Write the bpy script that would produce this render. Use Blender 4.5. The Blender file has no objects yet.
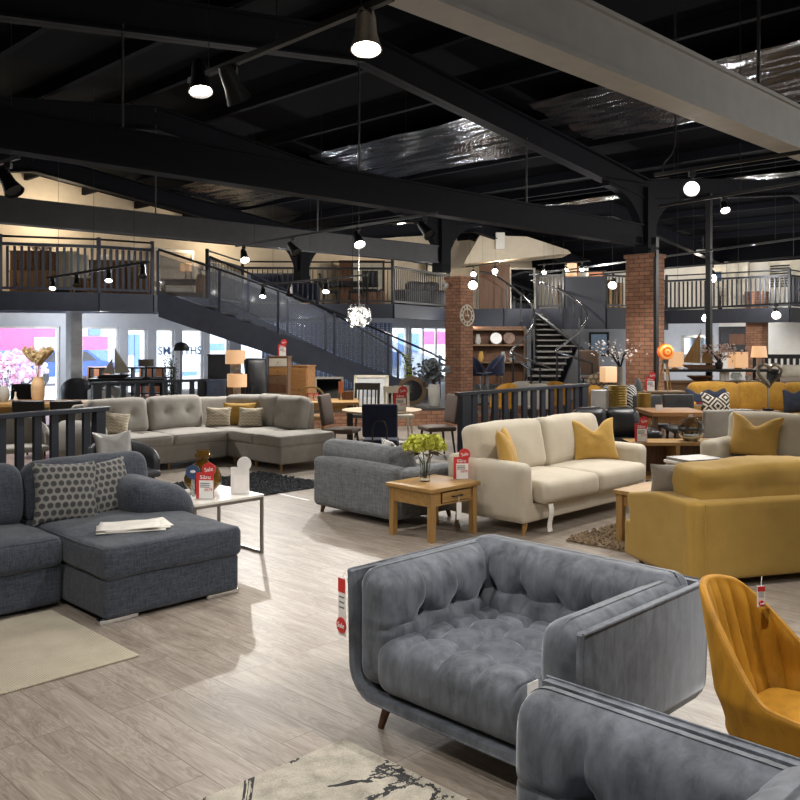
import bpy, bmesh, math, random
from mathutils import Vector, Matrix, Euler, noise
random.seed(7)
S = bpy.context.scene
COL = S.collection
PI = math.pi
R2 = math.sqrt(.5)
H, F, HV = 1.75, 870.0, 340.0          # eye height, focal length in pixels, horizon row

# ---------------------------------------------------------------- survey helpers
def P(u, v, z=0.0):                    # the point at height z seen at (u, v)
    k = (H - z) / (v - HV)
    return Vector(((u - 400) * k, F * k, z))
def D(u, v, y):                        # the point at distance y seen at (u, v)
    return Vector(((u - 400) * y / F, y, H - (v - HV) * y / F))
def G(a, b, z=0.0):                    # the shop's own grid (a along the boards' cross direction, b along the boards)
    return Vector(((a + b) * R2, (a - b) * R2, z))
def rad(d): return d * PI / 180
DV = Vector((R2, R2, 0)); WV = Vector((R2, -R2, 0))

# ---------------------------------------------------------------- mesh builder
class MB:
    def __init__(s): s.bm = bmesh.new()
    def _add(s, b, M=None):
        if M is not None: b.transform(M)
        me = bpy.data.meshes.new('t'); b.to_mesh(me); b.free()
        s.bm.from_mesh(me); bpy.data.meshes.remove(me); return s
    def box(s, c, d, rz=0, bev=0, M=None, seg=1):
        b = bmesh.new(); bmesh.ops.create_cube(b, size=1)
        for v in b.verts: v.co = Vector((v.co.x * d[0], v.co.y * d[1], v.co.z * d[2]))
        if bev: bmesh.ops.bevel(b, geom=list(b.edges), offset=min(bev, min(d) * .45), segments=seg, affect='EDGES', profile=.5)
        T = Matrix.Translation(c) @ Matrix.Rotation(rz, 4, 'Z')
        return s._add(b, M @ T if M is not None else T)
    def bar(s, p, q, w, h, up=(0, 0, 1), bev=0):     # rectangular bar from p to q
        p, q = Vector(p), Vector(q); x = (q - p); L = x.length; x.normalize()
        y = Vector(up).cross(x)
        if y.length < 1e-4: y = Vector((0, 1, 0)).cross(x)
        y.normalize(); z = x.cross(y)
        Mx = Matrix((x, y, z)).transposed().to_4x4(); Mx.translation = (p + q) / 2
        return s.box((0, 0, 0), (L, w, h), 0, bev, Mx)
    def tube(s, pts, r, n=8, cap=True, closed=False):
        pts = [Vector(p) for p in pts]; rs = r if isinstance(r, (list, tuple)) else [r] * len(pts)
        bm = s.bm; rings = []; prev = None; N = len(pts)
        for i, p in enumerate(pts):
            a = pts[(i - 1) % N] if (closed or i > 0) else p
            c = pts[(i + 1) % N] if (closed or i < N - 1) else p
            t = (c - a).normalized() if (c - a).length > 1e-9 else Vector((0, 0, 1))
            if prev is None:
                x = t.orthogonal().normalized()
            else:
                x = (prev - t * prev.dot(t))
                x = x.normalized() if x.length > 1e-6 else t.orthogonal().normalized()
            prev = x; y = t.cross(x)
            rings.append([bm.verts.new(p + (x * math.cos(2 * PI * k / n) + y * math.sin(2 * PI * k / n)) * rs[i]) for k in range(n)])
        m = N if closed else N - 1
        for i in range(m):
            A, B = rings[i], rings[(i + 1) % N]
            for k in range(n): bm.faces.new((A[k], A[(k + 1) % n], B[(k + 1) % n], B[k]))
        if cap and not closed:
            bm.faces.new(list(reversed(rings[0]))); bm.faces.new(rings[-1])
        return s
    def cone(s, p, q, r1, r2, n=12): return s.tube([p, q], [r1, r2], n)
    def lathe(s, prof, c=(0, 0, 0), n=24, M=None, cap=True):
        b = bmesh.new(); rings = []
        for r, z in prof:
            rings.append([b.verts.new((r * math.cos(2 * PI * k / n), r * math.sin(2 * PI * k / n), z)) for k in range(n)])
        for A, B in zip(rings, rings[1:]):
            for k in range(n): b.faces.new((A[k], A[(k + 1) % n], B[(k + 1) % n], B[k]))
        if cap:
            if prof[0][0] > 1e-5: b.faces.new(list(reversed(rings[0])))
            if prof[-1][0] > 1e-5: b.faces.new(rings[-1])
        bmesh.ops.remove_doubles(b, verts=b.verts, dist=1e-6)
        T = Matrix.Translation(c)
        return s._add(b, T @ M if M is not None else T)
    def prism(s, poly, z0, z1, M=None):            # polygon in xy swept in z
        b = bmesh.new()
        lo = [b.verts.new((p[0], p[1], z0)) for p in poly]; hi = [b.verts.new((p[0], p[1], z1)) for p in poly]
        n = len(poly); b.faces.new(list(reversed(lo))); b.faces.new(hi)
        for k in range(n): b.faces.new((lo[k], lo[(k + 1) % n], hi[(k + 1) % n], hi[k]))
        bmesh.ops.recalc_face_normals(b, faces=b.faces)
        return s._add(b, M)
    def quad(s, *pts):
        s.bm.faces.new([s.bm.verts.new(p) for p in pts]); return s
    def ball(s, c, r, n=16, m=10, sc=(1, 1, 1)):
        b = bmesh.new(); bmesh.ops.create_uvsphere(b, u_segments=n, v_segments=m, radius=r)
        return s._add(b, Matrix.Translation(c) @ Matrix.Diagonal((*sc, 1)))
    def soft(s, size, r, res=.03, fn=None, M=None, rs=3):   # rounded box whose skin can be pushed about by fn
        h = [x / 2 for x in size]; b = bmesh.new()
        def ticks(hh):
            rr = min(r, hh); n = max(1, int(round(2 * (hh - rr) / res)))
            e = [-hh + rr * (1 - math.cos(PI / 2 * i / rs)) if False else -hh + rr * i / rs for i in range(rs)]
            mid = [-(hh - rr) + 2 * (hh - rr) * i / n for i in range(n + 1)] if hh - rr > 1e-6 else [0.0]
            return e + mid + [-x for x in reversed(e)]
        tk = [ticks(x) for x in h]
        for ax in range(3):
            i1, i2 = (ax + 1) % 3, (ax + 2) % 3
            for sg in (-1, 1):
                g = []
                for a in tk[i1]:
                    row = []
                    for c in tk[i2]:
                        p = [0, 0, 0]; p[ax] = sg * h[ax]; p[i1] = a; p[i2] = c
                        q = [max(-(h[i] - min(r, h[i])), min(h[i] - min(r, h[i]), p[i])) for i in range(3)]
                        dv = Vector(p) - Vector(q)
                        row.append(b.verts.new(Vector(q) + dv.normalized() * min(r, *h) if dv.length > 1e-9 else Vector(p)))
                    g.append(row)
                for i in range(len(g) - 1):
                    for j in range(len(g[0]) - 1):
                        f = (g[i][j], g[i + 1][j], g[i + 1][j + 1], g[i][j + 1])
                        b.faces.new(f if sg > 0 else tuple(reversed(f)))
        bmesh.ops.remove_doubles(b, verts=b.verts, dist=1e-5)
        b.normal_update()
        if fn:
            new = [fn(v.co.copy(), v.normal.copy()) for v in b.verts]
            for v, c in zip(b.verts, new): v.co = c
        return s._add(b, M)
    def build(s, name, mat, parent=None, loc=None, rz=0, ang=38, rot=None):
        me = bpy.data.meshes.new(name); s.bm.normal_update(); s.bm.to_mesh(me); s.bm.free()
        me.materials.append(mat)
        if len(me.polygons):
            me.polygons.foreach_set('use_smooth', [True] * len(me.polygons)); me.set_sharp_from_angle(angle=rad(ang))
        o = bpy.data.objects.new(name, me); COL.objects.link(o)
        if parent: o.parent = parent
        if loc is not None: o.location = loc
        o.rotation_euler = rot if rot else (0, 0, rz)
        return o

def tag(o, label, cat, group=None, kind=None):
    o['label'] = label; o['category'] = cat
    if group: o['group'] = group
    if kind: o['kind'] = kind
    return o
def thing(name, label, cat, loc=(0, 0, 0), rz=0, group=None):
    o = bpy.data.objects.new(name, None); o.empty_display_size = .1; COL.objects.link(o)
    o.location = loc; o.rotation_euler = (0, 0, rz)
    return tag(o, label, cat, group)
def struct(o): o['kind'] = 'structure'; return o
def kids(o): return [c for c in bpy.data.objects if c.parent == o]
def copy_tree(o, parent=None, top=None):
    c = o.copy(); COL.objects.link(c)
    if parent: c.parent = parent
    for k in kids(o): copy_tree(k, c)
    return c
def clone(o, label, loc, rz=0, group=None, scale=None):
    c = copy_tree(o); c.location = loc; c.rotation_euler = (0, 0, rz); c['label'] = label
    if group: c['group'] = group
    if scale: c.scale = scale
    return c
def text_mesh(txt, size, ext=.0008, font_shear=0, bold=0):
    cu = bpy.data.curves.new('t', 'FONT'); cu.body = txt; cu.size = size; cu.extrude = ext
    cu.align_x = 'CENTER'; cu.align_y = 'CENTER'; cu.shear = font_shear; cu.offset = bold
    o = bpy.data.objects.new('t', cu); COL.objects.link(o)
    dg = bpy.context.evaluated_depsgraph_get(); dg.update()
    me = bpy.data.meshes.new_from_object(o.evaluated_get(dg)); bpy.data.objects.remove(o); return me
def text(name, txt, size, mat, parent, loc, rot=(PI / 2, 0, 0), shear=0, bold=0):
    me = text_mesh(txt, size, font_shear=shear, bold=bold); me.materials.clear(); me.materials.append(mat)
    o = bpy.data.objects.new(name, me); COL.objects.link(o); o.parent = parent; o.location = loc; o.rotation_euler = rot
    return o

# ---------------------------------------------------------------- materials
def lin(c):
    return tuple((x / 255 / 12.92 if x / 255 <= .04045 else ((x / 255 + .055) / 1.055) ** 2.4) for x in c) + (1,)
class NT:
    def __init__(s, name):
        s.m = bpy.data.materials.new(name); s.m.use_nodes = True; s.t = s.m.node_tree
        s.b = s.t.nodes['Principled BSDF']; s.tc = None
    def n(s, ty, **kw):
        x = s.t.nodes.new(ty)
        for k, v in kw.items():
            if k in x.inputs: x.inputs[k].default_value = v
            else: setattr(x, k, v)
        return x
    def l(s, a, b): s.t.links.new(a, b)
    def co(s, scale=(1, 1, 1), rot=(0, 0, 0), kind='Object'):
        if s.tc is None: s.tc = s.n('ShaderNodeTexCoord')
        mp = s.n('ShaderNodeMapping'); mp.inputs['Scale'].default_value = scale; mp.inputs['Rotation'].default_value = rot
        s.l(s.tc.outputs[kind], mp.inputs['Vector']); return mp.outputs['Vector']
    def ramp(s, src, stops):
        r = s.n('ShaderNodeValToRGB'); e = r.color_ramp.elements
        e[0].position, e[0].color = stops[0][0], stops[0][1]; e[1].position, e[1].color = stops[-1][0], stops[-1][1]
        for p, c in stops[1:-1]:
            x = e.new(p); x.color = c
        s.l(src, r.inputs['Fac']); return r.outputs['Color']
    def noise(s, vec, scale, detail=4, rough=.55, dist=0):
        x = s.n('ShaderNodeTexNoise', Scale=scale, Detail=detail, Roughness=rough, Distortion=dist); s.l(vec, x.inputs['Vector']); return x.outputs['Fac']
    def mix(s, fac, a, b, mode='MIX'):
        x = s.n('ShaderNodeMix', data_type='RGBA', blend_type=mode)
        for val, i in ((fac, 0), (a, 6), (b, 7)):
            if isinstance(val, (int, float, tuple)): x.inputs[i].default_value = val
            else: s.l(val, x.inputs[i])
        return x.outputs[2]
    def math(s, op, a, b=0.0):
        x = s.n('ShaderNodeMath', operation=op)
        for i, val in enumerate((a, b)):
            if isinstance(val, (int, float)): x.inputs[i].default_value = val
            else: s.l(val, x.inputs[i])
        return x.outputs[0]
    def bump(s, src, strength=.3, dist=.005):
        x = s.n('ShaderNodeBump', Strength=strength, Distance=dist); s.l(src, x.inputs['Height']); s.l(x.outputs[0], s.b.inputs['Normal'])
    def set(s, **kw):
        for k, v in kw.items():
            k = k.replace('_', ' ')
            if k in s.b.inputs: s.b.inputs[k].default_value = v
        return s
MATS = {}
def paint(name, c, rough=.5, metal=0, bumpy=0, spec=.5, vary=.06):
    if name in MATS: return MATS[name]
    t = NT(name); v = t.co((1, 1, 1)); nz = t.noise(v, 6, 3)
    a = lin(c); lo = tuple(x * (1 - vary * 2) for x in a[:3]) + (1,); hi = tuple(min(1, x * (1 + vary * 2)) for x in a[:3]) + (1,)
    t.l(t.ramp(nz, [(.3, lo), (.7, hi)]), t.b.inputs['Base Color'])
    t.set(Roughness=rough, Metallic=metal); t.b.inputs['Specular IOR Level'].default_value = spec
    if bumpy: t.bump(t.noise(v, 60, 3), bumpy, .003)
    MATS[name] = t.m; return t.m
def fabric(name, c, c2=None, weave=420, bump=.35, sheen=.15, streak=0):
    if name in MATS: return MATS[name]
    t = NT(name); v = t.co(); a = lin(c); b = lin(c2) if c2 else tuple(x * .72 for x in a[:3]) + (1,)
    big = t.noise(v, 5, 4); fine = t.noise(v, weave * .35, 3, .7)
    f = t.math('ADD', t.math('MULTIPLY', big, .35), t.math('MULTIPLY', fine, .65))
    if streak:
        vx = t.co((streak, streak, streak * 9)); vy = t.co((streak * 9, streak * 3, streak))
        s1 = t.noise(vx, 1, 3, .7); s2 = t.noise(vy, 1, 3, .7)
        f = t.math('ADD', t.math('MULTIPLY', t.math('ADD', s1, s2), .36), t.math('MULTIPLY', fine, .28))
    t.l(t.ramp(f, [(.36, b), (.62, a)]), t.b.inputs['Base Color'])
    t.set(Roughness=.92, Sheen_Weight=sheen, Sheen_Roughness=.5); t.b.inputs['Specular IOR Level'].default_value = .2
    t.bump(fine, bump, .002); MATS[name] = t.m; return t.m
def velvet(name, c, dark=.62, light=1.25, sheen=.5, tint=None, rough=.55):
    if name in MATS: return MATS[name]
    t = NT(name); v = t.co(); a = lin(c)
    n1 = t.noise(v, 4.5, 5, .6, .8); vz = t.co((9, 9, 2.5)); n2 = t.noise(vz, 2.2, 5, .65, .4)
    f = t.math('ADD', t.math('MULTIPLY', n1, .5), t.math('MULTIPLY', n2, .5))
    t.l(t.ramp(f, [(.34, tuple(x * dark for x in a[:3]) + (1,)), (.5, a), (.66, tuple(min(1, x * light) for x in a[:3]) + (1,))]), t.b.inputs['Base Color'])
    t.set(Roughness=rough, Sheen_Weight=sheen, Sheen_Roughness=.35)
    t.b.inputs['Sheen Tint'].default_value = lin(tint or (225, 230, 238)); t.b.inputs['Specular IOR Level'].default_value = .25
    t.bump(t.noise(v, 30, 4, .6, 1.0), .12, .004); MATS[name] = t.m; return t.m
def wood(name, c, c2, scale=1, axis=0, rough=.5, grain=1):
    if name in MATS: return MATS[name]
    t = NT(name); sc = [14 * scale] * 3; sc[axis] = 1.1 * scale
    v = t.co(tuple(sc)); n1 = t.noise(v, 1.6, 6, .65, .7); fine = t.noise(t.co(tuple(x * 6 for x in sc)), 1.3, 3)
    f = t.math('ADD', t.math('MULTIPLY', n1, .75), t.math('MULTIPLY', fine, .25))
    t.l(t.ramp(f, [(.3, lin(c2)), (.62, lin(c))]), t.b.inputs['Base Color']); t.set(Roughness=rough); t.bump(f, .12 * grain, .003)
    MATS[name] = t.m; return t.m
def glow(name, c, strength, base=(240, 235, 225)):
    if name in MATS: return MATS[name]
    t = NT(name); t.b.inputs['Base Color'].default_value = lin(base)
    t.b.inputs['Emission Color'].default_value = lin(c); t.b.inputs['Emission Strength'].default_value = strength
    nz = t.noise(t.co(), 30, 2); t.bump(nz, .05, .001)
    MATS[name] = t.m; return t.m
def glass(name, c=(235, 240, 240), alpha=.25, rough=.03, spec=.6):
    # thin clear sheet: mostly see-through with a glossy skin
    if name in MATS: return MATS[name]
    t = NT(name); nz = t.noise(t.co(), 3, 2)
    tr = t.n('ShaderNodeBsdfTransparent'); tr.inputs[0].default_value = lin(c)
    t.b.inputs['Base Color'].default_value = lin(c); t.set(Roughness=rough); t.b.inputs['Specular IOR Level'].default_value = spec
    fr = t.n('ShaderNodeLayerWeight', Blend=.35)
    mx = t.n('ShaderNodeMixShader'); f = t.math('ADD', t.math('MULTIPLY', fr.outputs['Facing'], .5), t.math('ADD', t.math('MULTIPLY', nz, .04), alpha))
    t.l(f, mx.inputs[0]); t.l(tr.outputs[0], mx.inputs[1]); t.l(t.b.outputs[0], mx.inputs[2])
    t.l(mx.outputs[0], t.t.nodes['Material Output'].inputs['Surface']); MATS[name] = t.m; return t.m
def brick_mat(name, c1, c2, mortar, w=.215, h=.065, rough=.85):
    if name in MATS: return MATS[name]
    t = NT(name); tc = t.n('ShaderNodeTexCoord'); g = t.n('ShaderNodeNewGeometry')
    sx = t.n('ShaderNodeSeparateXYZ'); t.l(tc.outputs['Object'], sx.inputs[0]); sn = t.n('ShaderNodeSeparateXYZ')
    vt = t.n('ShaderNodeVectorTransform', vector_type='NORMAL', convert_from='WORLD', convert_to='OBJECT'); t.l(g.outputs['True Normal'], vt.inputs[0]); t.l(vt.outputs[0], sn.inputs[0])
    isx = t.math('GREATER_THAN', t.math('ABSOLUTE', sn.outputs[0]), .6)
    u = t.math('ADD', t.math('MULTIPLY', sx.outputs[1], isx), t.math('MULTIPLY', sx.outputs[0], t.math('SUBTRACT', 1.0, isx)))
    cb = t.n('ShaderNodeCombineXYZ'); t.l(u, cb.inputs[0]); t.l(sx.outputs[2], cb.inputs[1])
    br = t.n('ShaderNodeTexBrick'); br.inputs['Scale'].default_value = 1; br.inputs['Brick Width'].default_value = w; br.inputs['Row Height'].default_value = h + .01
    br.inputs['Mortar Size'].default_value = .006; br.inputs['Mortar Smooth'].default_value = .2; br.inputs['Bias'].default_value = -.1
    br.inputs['Color1'].default_value = lin(c1); br.inputs['Color2'].default_value = lin(c2); br.inputs['Mortar'].default_value = lin(mortar)
    t.l(cb.outputs[0], br.inputs['Vector'])
    nz = t.noise(tc.outputs['Object'], 14, 5)
    t.l(t.mix(.5, br.outputs['Color'], t.ramp(nz, [(.3, (.45, .45, .45, 1)), (.7, (1, 1, 1, 1))]), 'MULTIPLY'), t.b.inputs['Base Color'])
    t.set(Roughness=rough); t.bump(t.math('SUBTRACT', 1.0, br.outputs['Fac']), .6, .008); MATS[name] = t.m; return t.m
def floor_mat():
    t = NT('oak laminate boards'); v = t.co((1, 1, 1), (0, 0, rad(45)))
    br = t.n('ShaderNodeTexBrick', offset=.37, offset_frequency=3); br.inputs['Scale'].default_value = 1
    br.inputs['Brick Width'].default_value = 1.28; br.inputs['Row Height'].default_value = .192
    br.inputs['Mortar Size'].default_value = .0016; br.inputs['Mortar Smooth'].default_value = .1
    br.inputs['Color1'].default_value = (0, 0, 0, 1); br.inputs['Color2'].default_value = (1, 1, 1, 1); br.inputs['Mortar'].default_value = (.5, .5, .5, 1)
    t.l(v, br.inputs['Vector'])
    vg = t.n('ShaderNodeVectorMath', operation='ADD')
    sc = t.n('ShaderNodeVectorMath', operation='SCALE'); t.l(br.outputs['Color'], sc.inputs[0]); sc.inputs['Scale'].default_value = 7.0
    t.l(v, vg.inputs[0]); t.l(sc.outputs[0], vg.inputs[1])
    mp = t.n('ShaderNodeMapping'); mp.inputs['Scale'].default_value = (1.6, 11, 1); t.l(vg.outputs[0], mp.inputs['Vector'])
    n1 = t.noise(mp.outputs[0], 1.0, 3, .5, 1.2)
    wv = t.n('ShaderNodeMath', operation='SINE'); t.l(t.math('MULTIPLY', n1, 75.0), wv.inputs[0])
    mp2 = t.n('ShaderNodeMapping'); mp2.inputs['Scale'].default_value = (4, 90, 1); t.l(vg.outputs[0], mp2.inputs['Vector']); fine = t.noise(mp2.outputs[0], 1, 4, .6)
    f = t.math('ADD', t.math('ADD', t.math('MULTIPLY', n1, .5), t.math('MULTIPLY', wv.outputs[0], .06)), t.math('MULTIPLY', fine, .4))
    c = t.ramp(f, [(.28, lin((122, 110, 98))), (.48, lin((152, 141, 129))), (.68, lin((176, 166, 154)))])
    tone = t.ramp(br.outputs['Color'], [(0, (.86, .85, .84, 1)), (1, (1.0, 1.0, 1.0, 1))])
    c = t.mix(1.0, c, tone, 'MULTIPLY')
    c = t.mix(br.outputs['Fac'], c, lin((84, 74, 64)))
    t.l(c, t.b.inputs['Base Color']); t.set(Roughness=.42); t.b.inputs['Specular IOR Level'].default_value = .32
    t.bump(t.math('SUBTRACT', f, br.outputs['Fac']), .08, .002); return t.m
def rug_mat(name, a, b, rib=0, rot=0, blotch=3.0, vein=None, fleck=None):
    t = NT(name); v = t.co((1, 1, 1), (0, 0, rot)); nz = t.noise(v, blotch, 6, .6); fine = t.noise(v, 160, 3, .7)
    f = t.math('ADD', t.math('MULTIPLY', nz, .6), t.math('MULTIPLY', fine, .4))
    c = t.ramp(f, [(.34, lin(b)), (.62, lin(a))]); hgt = fine
    if rib:
        w = t.n('ShaderNodeTexWave', wave_type='BANDS', bands_direction='X'); w.inputs['Scale'].default_value = rib; w.inputs['Distortion'].default_value = .3; t.l(v, w.inputs['Vector'])
        c = t.mix(t.math('MULTIPLY', t.math('SUBTRACT', 1.0, w.outputs['Fac']), .3), c, lin(tuple(x * .8 for x in b))); hgt = w.outputs['Fac']
    if vein:
        n2 = t.noise(v, .9, 7, .62, 1.6); d = t.math('ABSOLUTE', t.math('SUBTRACT', n2, .5))
        n3 = t.noise(v, 1.3, 2); gate = t.math('GREATER_THAN', n3, .44)
        ln = t.math('MULTIPLY', t.math('LESS_THAN', d, t.math('MULTIPLY', t.noise(v, 7, 3), .024)), gate)
        c = t.mix(ln, c, lin(vein))
        sp = t.math('GREATER_THAN', t.noise(v, 5.5, 7, .75), .66); c = t.mix(t.math('MULTIPLY', sp, .75), c, lin((92, 92, 92)))
    t.l(c, t.b.inputs['Base Color']); t.set(Roughness=.95, Sheen_Weight=.1); t.b.inputs['Specular IOR Level'].default_value = .1
    t.bump(hgt, .7, .006); return t.m
def pattern_mat(name, a, b, kind, scale):
    if name in MATS: return MATS[name]
    t = NT(name)
    if kind == 'dots':          # woven hexagon dots
        v = t.co((scale, scale, scale)); sx = t.n('ShaderNodeSeparateXYZ'); t.l(v, sx.inputs[0])
        row = t.math('FLOOR', sx.outputs[2]); off = t.math('MULTIPLY', t.math('MODULO', row, 2.0), .5)
        fx = t.math('SUBTRACT', t.math('FRACT', t.math('ADD', sx.outputs[0], off)), .5); fz = t.math('SUBTRACT', t.math('FRACT', sx.outputs[2]), .5)
        d = t.math('ADD', t.math('MULTIPLY', fx, fx), t.math('MULTIPLY', fz, fz)); m = t.math('LESS_THAN', d, .15)
    elif kind == 'diamond':     # concentric diamonds
        v = t.co((scale, scale, scale)); sx = t.n('ShaderNodeSeparateXYZ'); t.l(v, sx.inputs[0])
        fx = t.math('ABSOLUTE', t.math('SUBTRACT', t.math('FRACT', t.math('ADD', sx.outputs[0], .5)), .5)); fz = t.math('ABSOLUTE', t.math('SUBTRACT', t.math('FRACT', t.math('ADD', sx.outputs[2], .1)), .5))
        m = t.math('GREATER_THAN', t.math('FRACT', t.math('MULTIPLY', t.math('ADD', fx, fz), 4.0)), .5)
    elif kind == 'chevron':
        v = t.co((scale, scale, scale)); sx = t.n('ShaderNodeSeparateXYZ'); t.l(v, sx.inputs[0])
        zig = t.math('ABSOLUTE', t.math('SUBTRACT', t.math('FRACT', sx.outputs[0]), .5))
        m = t.math('GREATER_THAN', t.math('FRACT', t.math('ADD', t.math('MULTIPLY', sx.outputs[2], 1.6), zig)), .5)
    else:                       # wavy bands
        v = t.co((scale, scale, scale)); w = t.n('ShaderNodeTexWave', wave_type='BANDS', bands_direction='DIAGONAL'); w.inputs['Scale'].default_value = 1; w.inputs['Distortion'].default_value = 4; w.inputs['Detail'].default_value = 1
        t.l(v, w.inputs['Vector']); m = t.math('GREATER_THAN', w.outputs['Fac'], .5)
    fine = t.noise(t.co(), 120, 3, .7); c = t.mix(m, lin(a), lin(b)); c = t.mix(.35, c, t.ramp(fine, [(.3, (.45, .45, .45, 1)), (.65, (1, 1, 1, 1))]), 'MULTIPLY')
    t.l(c, t.b.inputs['Base Color']); t.set(Roughness=.9, Sheen_Weight=.1); t.bump(m, .3, .002); MATS[name] = t.m; return t.m

m_black = paint('black powder coat', (20, 21, 24), .45)
m_navy = paint('blue black painted timber', (46, 52, 64), .5)
m_steel_dark = paint('dark painted steel', (24, 26, 34), .6, spec=.2)
m_grey_beam = paint('grey painted steel', (168, 167, 164), .6, vary=.03)
m_chrome = paint('chrome', (215, 215, 215), .16, 1)
m_steel = paint('brushed steel', (150, 150, 150), .3, 1)
m_brass = paint('dull brass', (150, 122, 70), .35, 1)
m_white = paint('white paint', (225, 224, 220), .5)
m_card = paint('white card', (235, 232, 228), .7)
m_red = paint('sale red', (205, 50, 50), .55)
m_bluecard = paint('blue card', (58, 80, 112), .55)
m_whitetext = paint('white print', (245, 245, 245), .6)
m_redtext = paint('red print', (190, 40, 45), .6)
m_greytext = paint('grey print', (90, 90, 95), .6)
m_oak = wood('honey oak', (174, 137, 80), (136, 101, 54), 1, 0, .5)
m_oakv = wood('honey oak upright', (170, 133, 78), (132, 97, 52), 1, 2, .5)
m_pine = wood('warm pine', (176, 128, 78), (138, 94, 52), 1, 0, .5)
m_rustic = wood('rustic brown wood', (128, 96, 66), (84, 60, 40), 1, 0, .6)
m_walnut = wood('dark walnut leg', (112, 74, 46), (70, 45, 28), 1, 2, .45)
m_greyoak = wood('grey washed oak', (142, 120, 94), (108, 88, 66), 1, 0, .6)
m_brick = brick_mat('red brown brick', (176, 128, 100), (138, 97, 75), (90, 73, 62))
m_velvet = velvet('grey velvet', (94, 98, 105), .45, 1.55, .6)
m_must_v = velvet('mustard velvet', (170, 120, 34), .62, 1.2, .25, (240, 200, 110))
m_dark = fabric('slate blue chenille', (74, 79, 88), (34, 38, 46), 300, .4, .15, streak=14)
m_ltgrey = fabric('light grey weave', (182, 177, 169), (152, 147, 139), 500)
m_midgrey = fabric('mid grey weave', (126, 128, 130), (70, 72, 75), 300, streak=9)
m_cream = fabric('cream cotton', (197, 188, 170), (182, 171, 151), 600, .2)
m_ochre = fabric('ochre cotton', (176, 143, 72), (158, 125, 58), 600, .2)
m_ochre_p = fabric('ochre cushion linen', (192, 155, 84), (174, 136, 66), 500, .25)
m_mustsofa = fabric('golden chenille', (196, 150, 64), (154, 112, 40), 160, .4)
m_leather = paint('black leather', (26, 26, 28), .38, bumpy=.2)
m_greyleather = paint('grey leather', (82, 82, 84), .5, bumpy=.2)
m_brownleather = paint('brown leather', (86, 68, 56), .5, bumpy=.2)
m_bluefab = fabric('slate blue cotton', (62, 68, 84), (46, 52, 66), 400)
m_paper = paint('newsprint', (208, 203, 194), .8)
m_clear = glass('clear glass', (240, 244, 244), .16)
m_tint = glass('smoked stair glass', (222, 225, 230), .08, .05)
m_smoke = glass('smoky glass', (150, 152, 152), .3)
m_shade = glow('linen lamp shade', (255, 190, 130), .55, (226, 200, 170))
m_lens = glow('lit lamp lens', (255, 246, 232), 40)
# ================================================================ THE SETTING
A0, A1, B0, B1 = -5.0, 28.6, -21.1, 10.0
m_wallpale = paint('pale blue grey wall paint', (190, 194, 200), .7, vary=.02)
m_wallcream = paint('warm cream wall paint', (214, 200, 178), .7, vary=.02)
m_wallwhite = paint('off white wall paint', (214, 211, 203), .7, vary=.02)
m_roof = paint('dark navy roof lining', (9, 10, 15), .9, vary=.04, spec=.08)
m_roofrib = paint('dark navy purlin', (15, 17, 23), .8, spec=.1)
m_soffit = paint('blue grey soffit', (150, 162, 186), .6, vary=.02)
m_fascia = paint('slate blue steel fascia', (70, 77, 94), .5)
m_frame_navy = paint('navy steel frame', (13, 15, 22), .7, spec=.14)

struct(MB().prism([G(A0, B0)[:2], G(A0, B1)[:2], G(A1, B1)[:2], G(A1, B0)[:2]], -.1, 0).build('floor', floor_mat()))
RZ = rad(45)            # local x runs along the a direction, local y along -b
def wall_run(name, mat, p, q, z0, z1, th=.2, holes=(), off=0):
    """a wall from p to q (plan points), z0..z1, with rectangular holes (s0, s1, h0, h1) along it"""
    p, q = Vector(p[:2]), Vector(q[:2]); L = (q - p).length; ang = math.atan2(q.y - p.y, q.x - p.x)
    mb = MB(); x = 0
    def blk(a, b, c, d):
        if b - a > .001 and d - c > .001: mb.box(((a + b) / 2, off, (c + d) / 2), (b - a, th, d - c))
    for s0, s1, h0, h1 in sorted(holes):
        blk(x, s0, z0, z1); blk(s0, s1, z0, h0); blk(s0, s1, h1, z1); x = s1
    blk(x, L, z0, z1)
    return struct(mb.build(name, mat, None, (p.x, p.y, 0), ang))
# openings of the back wall, measured along it from a = A0
WIN = [(4.0, 9.2, .12, 2.08), (9.75, 10.75, .12, 2.08), (10.98, 11.55, .35, 2.05), (11.8, 12.36, .35, 2.05), (12.58, 13.26, .35, 2.05),
       (13.45, 14.1, .35, 2.05), (14.5, 17.65, .4, 2.2), (17.9, 19.6, .4, 2.2), (19.75, 21.4, .4, 2.2), (21.55, 23.6, .4, 2.2)]
wall_run('wall_back', m_wallpale, G(A0, B0), G(A1, B0), 0, 2.75, .24, [(a - A0, b - A0, c, d) for a, b, c, d in WIN])
wall_run('wall_back_upper', m_wallcream, G(A0, B0), G(A1, B0), 2.75, 6.6, .24)
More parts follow.
